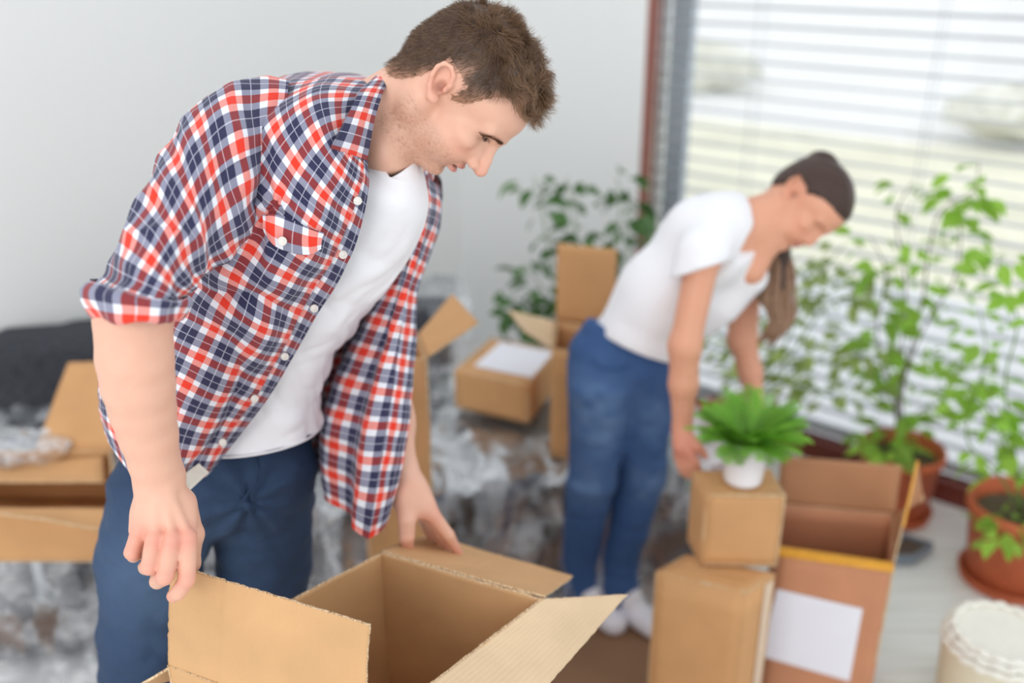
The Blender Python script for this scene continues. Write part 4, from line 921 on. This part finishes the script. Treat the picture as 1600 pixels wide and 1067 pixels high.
def on_surf(pts, Vx, lift=.0005):
    R0 = Vx-V(0, 0, CAMZ); dep = R0@FWD; sx = 800+(R0@RGT)/dep*FPX; sy = 533.5-(R0@UPV)/dep*FPX; out = []
    for x, y in pts:
        k = (sx-x)**2+(sy-y)**2; c = np.where(k < 36)[0]
        if len(c): out.append(P(x, y, dep[c].min()-lift))
    return out
m = MB(); m.tube(resample(on_surf([(397, 708), (402, 735), (394, 760), (378, 784)], Vj), 20), .0022, 6); lab(m.build('fly_seam', M['jeans'], jeans, True), 'stitched fly seam')

for ft in (footR, footL):
    m = SDF(); m.cone(ft+V(-.03, .05, -.015), ft+V(.10, -.12, -.025), .045, .038, .02); m.plane(V(0, 0, .012), (0, 0, -1), .002); v_, f_ = m.mesh(.006); mesh_obj('shoe', v_, f_, M['shoe'], root, True)
# ---------------- T-shirt (tube of rings, upper/lower silhouettes in the picture)
def ring_tube(rings, nr, nt, off=0, vn=0):
    """rings: (Ux,Uy, Lx,Ly, depth, halfdepth, sag_px): ring between two silhouette points"""
    A_ = resample(np.array(rings, float), nr); G = np.zeros((nr, nt, 3))
    for i in range(nr):
        ux_, uy_, lx, ly, d, hd, sag = A_[i]
        for j in range(nt):
            th = 2*PI*j/(nt-1)+off; c_, s_ = math.cos(th), math.sin(th)
            x = (ux_+lx)/2+c_*(ux_-lx)/2; y = (uy_+ly)/2+c_*(uy_-ly)/2+s_*sag
            G[i, j] = P(x, y+(vn*(1-abs(c_))**.8*max(s_, 0)*max(0, 1-i/nr*9) if vn else 0), d-s_*hd)
    return G
tr_ = [(566, 206, 652, 250, 1.375, .055, 10), (545, 235, 664, 285, 1.40, .085, 20), (480, 260, 668, 330, 1.42, .115, 12), (430, 330, 650, 385, 1.45, .122, 4), (385, 420, 612, 450, 1.48, .122, 4), (345, 500, 565, 505, 1.51, .120, 8), (305, 575, 518, 570, 1.545, .118, 14), (285, 640, 503, 620, 1.575, .125, 22), (275, 692, 500, 664, 1.60, .135, 34)]
G = ring_tube(tr_, 120, 150, vn=42); s_ = np.linspace(0, 1, 120)[:, None]
ds = .006*np.clip((s_-.15)*2, 0, 1)*(1-2*np.abs(vnoise(G*V(1, 1, 1.3)+.4*G[..., [2, 1, 0]], 9, 4)))+.0035*(1-2*np.abs(vnoise(G+.1*vnoise(G, 10, 2)[..., None], 24, 7)))*np.clip((s_-.2)*3, 0, 1)
tee = cloth('t_shirt', G, M['tee'], root, .0015, ds, flip=True); lab(tee, 'white cotton T-shirt')
m = MB(); pts = G[0]*.985+G[1]*.015; m.tube(pts, .0022, 6, cap=False); m.build('neck_rib', M['tee'], tee, True)
m = MB(); m.tube(G[-1], .0018, 6, cap=False); m.build('hem', M['tee'], tee, True)
# ---------------- plaid shirt
ctrl = [
 [(573, 252, 1.275), (553, 225, 1.245), (551, 185, 1.25), (568, 145, 1.29), (600, 128, 1.37), (640, 150, 1.46), (664, 200, 1.52), (672, 250, 1.52)],
 [(574, 300, 1.262), (535, 262, 1.215), (500, 205, 1.200), (485, 150, 1.23), (505, 120, 1.34), (560, 122, 1.48), (640, 190, 1.60), (690, 290, 1.60)],
 [(561, 365, 1.275), (505, 320, 1.195), (452, 265, 1.175), (415, 200, 1.19), (410, 140, 1.33), (460, 130, 1.52), (580, 200, 1.66), (684, 330, 1.66)],
 [(537, 425, 1.300), (475, 395, 1.205), (415, 345, 1.190), (365, 290, 1.225), (335, 235, 1.34), (400, 220, 1.57), (520, 300, 1.70), (640, 400, 1.70)],
 [(492, 500, 1.340), (428, 470, 1.245), (368, 430, 1.215), (312, 385, 1.245), (275, 340, 1.36), (340, 310, 1.60), (470, 400, 1.73), (600, 490, 1.72)],
 [(457, 560, 1.375), (397, 540, 1.285), (335, 505, 1.245), (275, 468, 1.265), (232, 435, 1.38), (290, 420, 1.62), (420, 480, 1.76), (560, 560, 1.75)],
 [(416, 625, 1.41), (357, 610, 1.33), (297, 585, 1.285), (232, 560, 1.295), (178, 535, 1.39), (240, 520, 1.64), (380, 560, 1.79), (540, 620, 1.78)],
 [(377, 678, 1.435), (322, 680, 1.365), (262, 665, 1.325), (205, 640, 1.33), (150, 618, 1.41), (200, 600, 1.66), (350, 640, 1.81), (520, 690, 1.80)],
 [(327, 737, 1.45), (292, 752, 1.40), (250, 760, 1.36), (206, 746, 1.36), (158, 668, 1.42), (195, 660, 1.68), (330, 700, 1.83), (510, 740, 1.82)]]
Gc = np.array([[P(*q) for q in r] for r in ctrl]); G = resample(Gc, 200); G = np.swapaxes(resample(np.swapaxes(G, 0, 1), 230), 0, 1)
sr = np.linspace(0, 1, 200)[:, None]; sc = np.linspace(0, 1, 230)[None]
px_arm = P(428, 325, 1.18)                            # folds radiate from the armpit
dv_ = G-px_arm; rr_ = np.linalg.norm(dv_, axis=-1); ang = np.arctan2(dv_@UPV, dv_@RGT)
ds = .0030*np.sin(ang*8+2*vnoise(G, 6, 1))*np.exp(-rr_/.13)+.0055*(1-2*np.abs(vnoise(G+.10*vnoise(G, 8, 3)[..., None], 8, 2)))*np.clip(sr*3-.3, 0, 1)*1.7+.0025*vnoise(G, 28, 6)-.010*np.exp(-(((ang+2.35+.25*vnoise(G, 5, 9))/.10)**2))*np.exp(-rr_/.12)-.006*np.exp(-(((ang+1.75+.25*vnoise(G, 5, 8))/.09)**2))*np.exp(-rr_/.14)
ds *= np.clip(sc*16+.25, 0, 1)
shirt = cloth('plaid_shirt', G, M['plaid'], root, .0012, ds, uvoff=(.006, .004)); lab(shirt, 'open plaid shirt in red, navy and white')
GN = normals_grid(G+0)
def on(i, j): return G[i, j]
# placket strip folded at the front edge
pl = G[:, :10].copy(); pl = pl+(-FWD)*.0018; o = cloth('placket', pl, M['plaid'], shirt, .0016, ds[:, :10], uvoff=(.006, .004))
# sleeve
sl_ = [(452, 124, 426, 330, 1.275, .055, 0), (395, 124, 408, 352, 1.25, .075, 0), (330, 142, 383, 378, 1.215, .080, 0), (290, 188, 352, 408, 1.18, .078, 0), (262, 240, 330, 430, 1.155, .074, 0), (228, 303, 312, 448, 1.12, .070, 0), (192, 368, 298, 462, 1.09, .067, 0), (163, 422, 288, 474, 1.07, .064, 4), (142, 462, 278, 486, 1.062, .062, 10)]
Gs = ring_tube(sl_, 170, 190, off=PI*.5); s2 = np.linspace(0, 1, 170)[:, None]
q = Gs+.05*vnoise(Gs, 9, 3)[..., None]
fold = (1-2*np.abs(vnoise(q@np.stack([RGT*.6+UPV*.8, (UPV*.6-RGT*.8)*.45, FWD*.7]).T, 17, 5)))
ds2 = (.0095*fold*np.clip(.35+s2, 0, 1)+.003*vnoise(Gs, 36, 8)+.004*np.sin(s2*60+6*vnoise(Gs, 7, 2))*np.clip((s2-.75)*4, 0, 1)+.004*np.sin(s2*38+4*vnoise(Gs, 6, 4))*np.exp(-((s2-.35)/.3)**2)*.5)*np.clip(s2*12, .1, 1)
sleeve = cloth('sleeve', Gs, M['plaid'], shirt, .0012, ds2, uvoff=(.012, .02), closed=True, flip=False)
# rolled cuff
cf = [(137, 438, 290, 468, 1.064, .068, 6), (127, 450, 294, 474, 1.06, .072, 8), (131, 468, 290, 484, 1.06, .071, 12), (140, 484, 282, 495, 1.06, .068, 12), (146, 486, 274, 493, 1.062, .061, 11), (150, 474, 270, 482, 1.062, .057, 10)]
Gq = ring_tube(cf, 60, 190, off=PI*.5); dsq = .006*vnoise(Gq, 24, 3)+.003*vnoise(Gq, 55, 5)+.003*(1-2*np.abs(vnoise(Gq*V(.5, .5, 1), 40, 6)))
cuff = cloth('rolled_cuff', Gq, M['plaid'], shirt, .002, dsq, uvoff=(.03, .01)); 
# collar, near leaf
cl_in = [(612, 117, 1.345), (596, 148, 1.285), (584, 185, 1.262), (577, 218, 1.262), (571, 250, 1.268)]
cl_out = [(588, 122, 1.325), (562, 146, 1.258), (545, 176, 1.222), (530, 205, 1.205), (516, 232, 1.205)]
def leaf_cloth(name, a, b, par, mat=M['plaid'], n=30, bulge=.006, uvo=(0, 0), thick=.0025, amp=.001):
    A_ = resample(np.array([P(*q) for q in a]), n); B_ = resample(np.array([P(*q) for q in b]), n); T = np.linspace(0, 1, n)[None, :, None]
    g = A_[:, None]*(1-T)+B_[:, None]*T+(-FWD)*bulge*np.sin(PI*T); g = g+(-FWD)*.001
    return cloth(name, g, mat, par, thick, amp*vnoise(g, 40, 3), uvoff=uvo)
leaf_cloth('collar', cl_in, cl_out, shirt, uvo=(.013, .02))
leaf_cloth('collar', [(600, 118, 1.40), (622, 122, 1.44), (652, 160, 1.50), (668, 215, 1.50), (660, 262, 1.475)], [(598, 128, 1.42), (625, 150, 1.50), (668, 190, 1.56), (684, 240, 1.55), (668, 316, 1.49)], shirt, uvo=(.03, .01))
lab(leaf_cloth('collar_band', [(628, 252, 1.44), (640, 285, 1.44), (645, 316, 1.445)], [(655, 248, 1.47), (656, 285, 1.465), (660, 308, 1.47)], shirt, M['inner'], bulge=-.004), 'brown inner collar band')
# far front panel hanging away from the body
fc_ = [
 [(640, 252, 1.47), (655, 262, 1.455), (668, 275, 1.47), (680, 285, 1.52), (690, 300, 1.60)],
 [(634, 318, 1.455), (650, 325, 1.440), (667, 330, 1.455), (682, 335, 1.50), (690, 345, 1.60)],
 [(627, 368, 1.470), (640, 378, 1.450), (653, 385, 1.455), (664, 392, 1.50), (672, 400, 1.62)],
 [(610, 440, 1.500), (622, 442, 1.470), (634, 445, 1.465), (644, 450, 1.50), (646, 455, 1.60)],
 [(575, 500, 1.560), (597, 508, 1.500), (618, 515, 1.475), (636, 520, 1.49), (645, 525, 1.58)],
 [(540, 565, 1.600), (570, 575, 1.530), (600, 582, 1.490), (625, 588, 1.49), (641, 592, 1.57)],
 [(508, 640, 1.610), (545, 655, 1.550), (580, 665, 1.500), (612, 668, 1.49), (634, 668, 1.56)],
 [(500, 700, 1.620), (535, 725, 1.560), (568, 742, 1.510), (598, 748, 1.50), (622, 735, 1.56)],
 [(510, 772, 1.620), (535, 800, 1.570), (560, 826, 1.520), (580, 846, 1.51), (602, 800, 1.56)]]
Gf = np.array([[P(*q) for q in r] for r in fc_]); Gf = resample(Gf, 150); Gf = np.swapaxes(resample(np.swapaxes(Gf, 0, 1), 80), 0, 1)
cc_ = np.linspace(0, 1, 80)[None]; s3 = np.linspace(0, 1, 150)[:, None]
dsf = (.010*np.sin(cc_*15+2.2*vnoise(Gf*V(1, 1, .4), 6, 2)+1)*np.clip(s3*2, .25, 1)+.002*vnoise(Gf, 30, 5))
o = cloth('front_panel', Gf, M['plaid'], shirt, .0012, dsf, uvoff=(.0, .0)); lab(o, 'far front panel of the shirt hanging loose')
# inside of the far back, seen between T-shirt and hanging panel
ins = [[(632, 390, 1.60), (600, 410, 1.66), (570, 420, 1.70)], [(600, 470, 1.60), (560, 470, 1.68), (520, 470, 1.74)], [(580, 560, 1.60), (530, 555, 1.68), (480, 550, 1.75)], [(560, 660, 1.62), (510, 640, 1.68), (470, 640, 1.76)], [(540, 760, 1.64), (505, 720, 1.69), (480, 720, 1.77)]]
Gi = np.array([[P(*q) for q in r] for r in ins]); Gi = resample(Gi, 60); Gi = np.swapaxes(resample(np.swapaxes(Gi, 0, 1), 40), 0, 1); cloth('back_panel', Gi, M['plaid'], shirt, .0012, .003*vnoise(Gi, 15, 2))
# far sleeve
fs_ = [(672, 300, 640, 330, 1.60, .075, 0), (690, 330, 640, 350, 1.60, .075, 0), (680, 380, 620, 400, 1.62, .07, 0), (648, 450, 575, 460, 1.65, .066, 0), (640, 540, 565, 545, 1.67, .062, 0), (634, 575, 566, 580, 1.67, .064, 3)]
Gl = ring_tube(fs_, 60, 70, off=PI*.5); cloth('sleeve', Gl, M['plaid'], shirt, .0015, .004*vnoise(Gl, 20, 3), uvoff=(.01, .02))
# pocket flap
pk_t = [(412, 338, 1.186), (430, 336, 1.182), (455, 345, 1.188), (480, 356, 1.2), (505, 366, 1.216)]; pk_b = [(417, 362, 1.192), (432, 383, 1.194), (452, 392, 1.2), (482, 397, 1.21), (500, 388, 1.219)]
def toward(p, k): return (p[0], p[1], p[2]-k)
leaf_cloth('pocket_flap', [toward(q, .006) for q in pk_t], [toward(q, .010) for q in pk_b], shirt, bulge=.005, uvo=(.021, .027), thick=.003)
# buttons
def button(p, par, r=.0056, nrm_=None):
    n_ = -FWD*.8-RGT*.0+V(0, 0, 0) if nrm_ is None else nrm_; n_ = n_/np.linalg.norm(n_); a = np.cross(n_, V(0, 0, 1)); a /= np.linalg.norm(a); b = np.cross(n_, a); m = MB(); prof = [(0, .0006), (.55, .0006), (.72, .0016), (.95, .0016), (1, .0004), (.97, -.0008)]
    vs_ = []; N_ = 20
    for rr, z in prof:
        for k in range(N_): th = 2*PI*k/N_; vs_.append(p+n_*z+r*max(rr, .001)*(math.cos(th)*a+math.sin(th)*b))
    m.add(vs_, [(i*N_+k, i*N_+(k+1) % N_, (i+1)*N_+(k+1) % N_, (i+1)*N_+k) for i in range(len(prof)-1) for k in range(N_)]); o = m.build('button', M['button'], par, True)
    return o
for x, y in ((559, 314), (536, 398), (491, 482), (445, 557), (398, 623), (348, 691)):
    pw = P(x, y, 1.3); dd = np.linalg.norm(np.cross(G[:, :25]-V(0, 0, CAMZ), (pw-V(0, 0, CAMZ))/np.linalg.norm(pw-V(0, 0, CAMZ))), axis=-1); i, j = np.unravel_index(dd.argmin(), dd.shape)
    dist_ = (G[i, j]-V(0, 0, CAMZ))@FWD; button(P(x, y, dist_-.013), shirt)
button(P(441, 377, 1.170), shirt, .0058)
# patch at the shirt tail
m = MB(); m.slab([P(294, 768, 1.372), P(326, 738, 1.405), P(310, 724, 1.40), P(286, 742, 1.37)][::-1], .001); lab(m.build('tail_patch', M['tagc'], shirt), 'pale patch inside the shirt tail')
# ------------------------------------------------------------ the woman
wr = thing('person', 'woman in white V-neck T-shirt and blue jeans bending over the stacked boxes', 'person', (.30, 2.14, .012))
S = SDF(); HOw = P(1242, 318, 2.20); HHw = head_frame((.48, -.88), math.radians(4), math.radians(22), (1242, 318))
HLw = build_head(S, HOw, HHw, .93, female=True)
fS, fE = P(1118, 368, 2.06), P(1070, 540, 2.10)
S.cone(HLw(-12, -14, 0), P(1172, 352, 2.20), .046, .052, .03); S.cone(P(1175, 352, 2.19), P(1130, 362, 2.18), .050, .050, .04)
S.cone(P(1190, 385, 2.2), P(1170, 420, 2.21), .035, .04, .03)
S.cone(P(1120, 390, 2.20), P(1050, 460, 2.26), .060, .060, .04); S.cone(P(1050, 460, 2.26), P(975, 570, 2.36), .060, .065, .04)
S.cone(P(1140, 360, 2.18), P(1105, 395, 2.08), .035, .036, .03); S.cone(P(1100, 395, 2.075), fE, .037, .034, .02); S.cone(fE, P(1068, 600, 2.13), .034, .032, .02); S.cone(P(1068, 600, 2.13), P(1066, 668, 2.17), .031, .022, .015)
# near hand holding the side of the box
S.cone(P(1066, 668, 2.17), P(1068, 695, 2.165), .023, .026, .01)
for i, (x0, y0, x1, y1, x2, y2) in enumerate([(1078, 706, 1088, 722, 1092, 738), (1072, 710, 1080, 728, 1085, 744), (1065, 712, 1071, 730, 1076, 745), (1058, 710, 1062, 726, 1067, 740)]):
    z = 2.15+.012*i; S.cone(P(1067, 690, 2.165), P(x0, y0, z), .015, .0095, .008); finger(S, [P(x0, y0, z), P(x1, y1, z), P(x2, y2, z+.01)], [.0098, .0085, .0072], .003)
finger(S, [P(1074, 680, 2.15), P(1090, 697, 2.14), P(1102, 712, 2.15)], [.013, .0105, .0085], .005)
# far arm
gS, gE = P(1165, 415, 2.34), P(1160, 530, 2.40)
S.cone(P(1160, 370, 2.22), gS, .04, .042, .03); S.cone(gS, gE, .042, .035, .02); S.cone(gE, P(1172, 580, 2.42), .034, .028, .02); S.cone(P(1172, 580, 2.42), P(1182, 640, 2.42), .028, .021, .02)
S.cone(P(1182, 640, 2.42), P(1186, 670, 2.41), .022, .024, .01)
for i, (dx, dy) in enumerate(((10, 22), (4, 26), (-3, 26), (-9, 22))):
    finger(S, [P(1186+dx*.5, 672, 2.40), P(1184+dx, 672+dy, 2.39), P(1180+dx, 676+dy*1.5, 2.385)], [.0105, .0085, .0072], .003)
finger(S, [P(1178, 655, 2.39), P(1168, 672, 2.37), P(1164, 688, 2.36)], [.013, .010, .0085], .005)
wh1, wh2 = P(935, 585, 2.36), P(1005, 590, 2.40); k1_, k2_ = P(926, 745, 2.48), P(1003, 745, 2.52); a1_, a2_ = P(908, 930, 2.70), P(968, 940, 2.69)
a1f, a2f = V(a1_[0], a1_[1], .05), V(a2_[0], a2_[1], .05)
for a, b, c, e in ((wh1, k1_, P(905, 870, 2.66), a1f), (wh2, k2_, P(968, 870, 2.66), a2f)): S.cone(a, b, .045, .035, .03); S.cone(b, c, .035, .03, .01); S.cone(c, e+V(0, 0, .03), .03, .026, .01)
a1f, a2f = V(a1_[0], a1_[1], .05), V(a2_[0], a2_[1], .05)
for a in (a1f, a2f): S.cone(a+V(0, 0, .0), a+V(.05, -.05, -.01), .024, .02, .01)
Vw, Fw = S.mesh(.0038); Vw = relax(Vw, Fw, 1, .4); SKW = srgb(220, 160, 130)[:3]; Yw, cw = head_colors(Vw, HOw, HHw, .93, SKW, True)
for p_, r_, a_ in ((P(1068, 700, 2.15), .05, .5), (P(1180, 480, 2.3), .05, .2)): g = (gauss(Vw, p_, r_)*a_)[:, None]; cw = cw*(1-g)+np.array(SKR)*g
mesh_obj('body', Vw, Fw, M['skin'], wr, True, col=cw)
# hair: tied back, tail hanging down on the far side
fw, uw, ww = Yw.T; side = np.interp(fw, [-90, -60, -40, -28, -20, 0, 8, 16, 28, 42, 60, 80, 95, 104, 110], [-34, -34, -16, 8, 34, 44, 30, 30, 46, 60, 72, 78, 80, 92, 200]); msk = uw-side
sel = (np.linalg.norm(Vw-HLw(10, 50, 0), axis=1) < .13)&(msk > 0)&~((np.abs(ww) > 64)&(fw < 16)&(fw > -30)&(uw < 46))
Nf = np.cross(Vw[Fw[:, 1]]-Vw[Fw[:, 0]], Vw[Fw[:, 2]]-Vw[Fw[:, 0]]); Nv = np.zeros_like(Vw)
for k in range(4):
    for c_ in range(3): Nv[:, c_] += np.bincount(Fw[:, k], Nf[:, c_], len(Vw))
Nv /= np.linalg.norm(Nv, axis=1, keepdims=True)+1e-12
fs = sel[Fw].all(1); ids = np.unique(Fw[fs]); remap = -np.ones(len(Vw), int); remap[ids] = np.arange(len(ids))
wh_ = mesh_obj('hair', Vw[ids]+Nv[ids]*(.001+.006*np.clip(msk[ids]/20, 0, 1))[:, None], remap[Fw[fs]], M['hair_f'], wr, True); lab(wh_, 'dark brown hair tied back')
H2 = SDF(); H2.ell(HLw(-50, 100, 0), V(.034, .03, .036), HHw, .02); H2.cone(HLw(-45, 104, 0), HLw(-66, 90, -14), .030, .026, .02)
H2.chain([HLw(-66, 96, -14), HLw(-78, 50, -40), HLw(-50, 0, -66), P(1216, 400, 2.29), P(1215, 445, 2.28)], [.026, .024, .022, .024, .026], .02)
v_, f_ = H2.mesh(.005); mesh_obj('hair_bun', v_, f_, M['hair_f'], wh_, True)
pt = MB(); rnd2 = random.Random(8)
for i in range(70):
    a, b = rnd2.gauss(0, 1), rnd2.gauss(0, 1); o_ = lambda k: V(a*.015*k, b*.013*k, 0)
    pts = resample([P(1212, 375, 2.285)+o_(.6), P(1217+2*a, 420, 2.28)+o_(1.1), P(1214+3*a, 465, 2.27)+o_(1.3), P(1221+3*b, 500, 2.265)+o_(1.0), P(1200+4*a, 530+6*b, 2.26)+o_(.5)], 14); pt.tube(pts, np.concatenate([np.full(10, .0042), np.linspace(.004, .0012, 4)]), 5)
o = pt.build('ponytail', M['hair_p'], wh_, True); lab(o, 'light brown ponytail'); o['kind'] = 'stuff'
# T-shirt
T = SDF()
T.cone(P(1145, 352, 2.19), P(1105, 375, 2.19), .075, .098, .05); T.cone(P(1105, 375, 2.19), P(1035, 460, 2.26), .102, .098, .04); T.cone(P(1040, 455, 2.25), P(992, 535, 2.33), .098, .108, .04)
T.cone(P(1165, 430, 2.24), P(1130, 470, 2.27), .052, .04, .05); T.cone(P(1120, 475, 2.28), P(1060, 525, 2.32), .05, .05, .05)
SN = SDF()
T.cone(P(1130, 348, 2.13), P(1098, 400, 2.07), .055, .058, .03); T.cone(P(1098, 400, 2.07), P(1086, 432, 2.075), .057, .056, .02)
T.cone(P(1165, 385, 2.28), P(1172, 440, 2.345), .05, .050, .03)
# sleeve openings, neck opening, hem
def tpost(X, D):
    D = D+.004*(1-2*np.abs(vnoise(X*V(1, 1, 1.2)+.3*X[..., [1, 2, 0]], 9, 3)))+.002*vnoise(X, 22, 4)
    return D
T.plane(P(1090, 420, 2.07), cdir((-.15, -1, 0))*1.0, .003) if False else None
hemN = cdir((-.72, -.70, .1)); 
def tcut(X, D):
    D = tpost(X, D)
    hem = (X-P(985, 545, 2.25))@(cdir((-.38, -.90, -.2))/np.linalg.norm((.38, .90, .2)))
    D = np.maximum(D, hem)
    nk = SDF.dist(('c', P(1192, 345, 2.17), P(1150, 432, 2.075), .050, .004), X)     # V opening
    D = np.maximum(D, -nk); nk2 = (X-P(1164, 345, 2.18))@cdir((.97, .10, -.05)); 
    D = np.maximum(D, np.where((X@UPV > (P(1164, 385, 2.18)@UPV)), nk2, -1))
    s1 = np.where(SDF.dist(('c', P(1098, 400, 2.07), P(1080, 470, 2.075), .07, .07), X) < 0, (X-P(1087, 424, 2.07))@cdir((.30, -.95, .0)), -1); core = SDF.dist(('c', P(1105, 385, 2.21), P(1035, 465, 2.27), .098, .098), X)
    D = np.maximum(D, np.where(core > .012, s1, -1))
    s2 = np.where(SDF.dist(('c', P(1170, 430, 2.345), P(1172, 500, 2.36), .07, .07), X) < 0, (X-P(1178, 462, 2.35))@cdir((.1, -1, 0)), -1)
    D = np.maximum(D, np.where(X@(-FWD) < P(1170, 430, 2.30)@(-FWD), s2, -1)); return D
v_, f_ = T.mesh(.005, post=tcut); v_ = relax(v_, f_, 2, .4); wt = mesh_obj('t_shirt', v_, f_, M['tee'], wr, True); lab(wt, 'white V-neck T-shirt')
# jeans
J2 = SDF(); J2.cone(P(948, 560, 2.36), P(1000, 575, 2.38), .098, .092, .04); J2.cone(P(965, 520, 2.34), P(1000, 540, 2.34), .080, .080, .04)
J2.cone(P(940, 600, 2.36), k1_, .088, .064, .015); J2.cone(k1_, P(905, 870, 2.66), .064, .056, .015); J2.cone(P(905, 870, 2.66), V(a1f[0], a1f[1], .08), .056, .054, .015)
J2.cone(P(1003, 605, 2.41), k2_, .084, .062, .015); J2.cone(k2_, P(968, 870, 2.66), .062, .056, .015); J2.cone(P(968, 870, 2.66), V(a2f[0], a2f[1], .08), .056, .054, .015)
def j2post(X, D):
    top = (X-P(985, 520, 2.34))@(cdir((.33, .93, .15))); return np.maximum(D+.004*(1-2*np.abs(vnoise(X*V(1, 1, 1.6)+.3*X[..., [2, 0, 1]], 11, 3))), top)
v_, f_ = J2.mesh(.0058, post=j2post); v_ = relax(v_, f_, 1); cj = np.zeros((len(v_), 3)); g = gauss(v_, P(925, 640, 2.28), .09)*.42+gauss(v_, P(935, 690, 2.32), .06)*.4+gauss(v_, P(915, 770, 2.40), .07)*.45+gauss(v_, P(1015, 760, 2.45), .06)*.35+gauss(v_, P(1020, 660, 2.35), .07)*.3; cj[:, 0] = np.clip(g*(.7+.5*vnoise(v_, 40, 2)), 0, .8)
wj = mesh_obj('jeans', v_, f_, M['jeans2'], wr, True, col=cj); lab(wj, 'faded blue jeans')
m = MB(); m.tube(resample(on_surf([(925, 560), (940, 575), (962, 578), (985, 570)], v_), 16), .0025, 5); m.build('pocket_seam', M['jeans2'], wj, True)
for a, (tx, ty) in ((a1f, (930, 975)), (a2f, (990, 990))):
    s_ = SDF(); s_.cone(V(a[0], a[1], .045)+V(-.01, .03, 0), V(a[0], a[1], .04)+V(.085, -.085, -.006), .042, .036, .02); s_.cone(V(a[0], a[1], .06), V(a[0]+.02, a[1]-.02, .085), .036, .038, .02); s_.plane(V(0, 0, .012), (0, 0, -1), .002)
    v_, f_ = s_.mesh(.006); o = mesh_obj('shoe', v_, f_, M['shoe'], wr, True); lab(o, 'white sneaker')
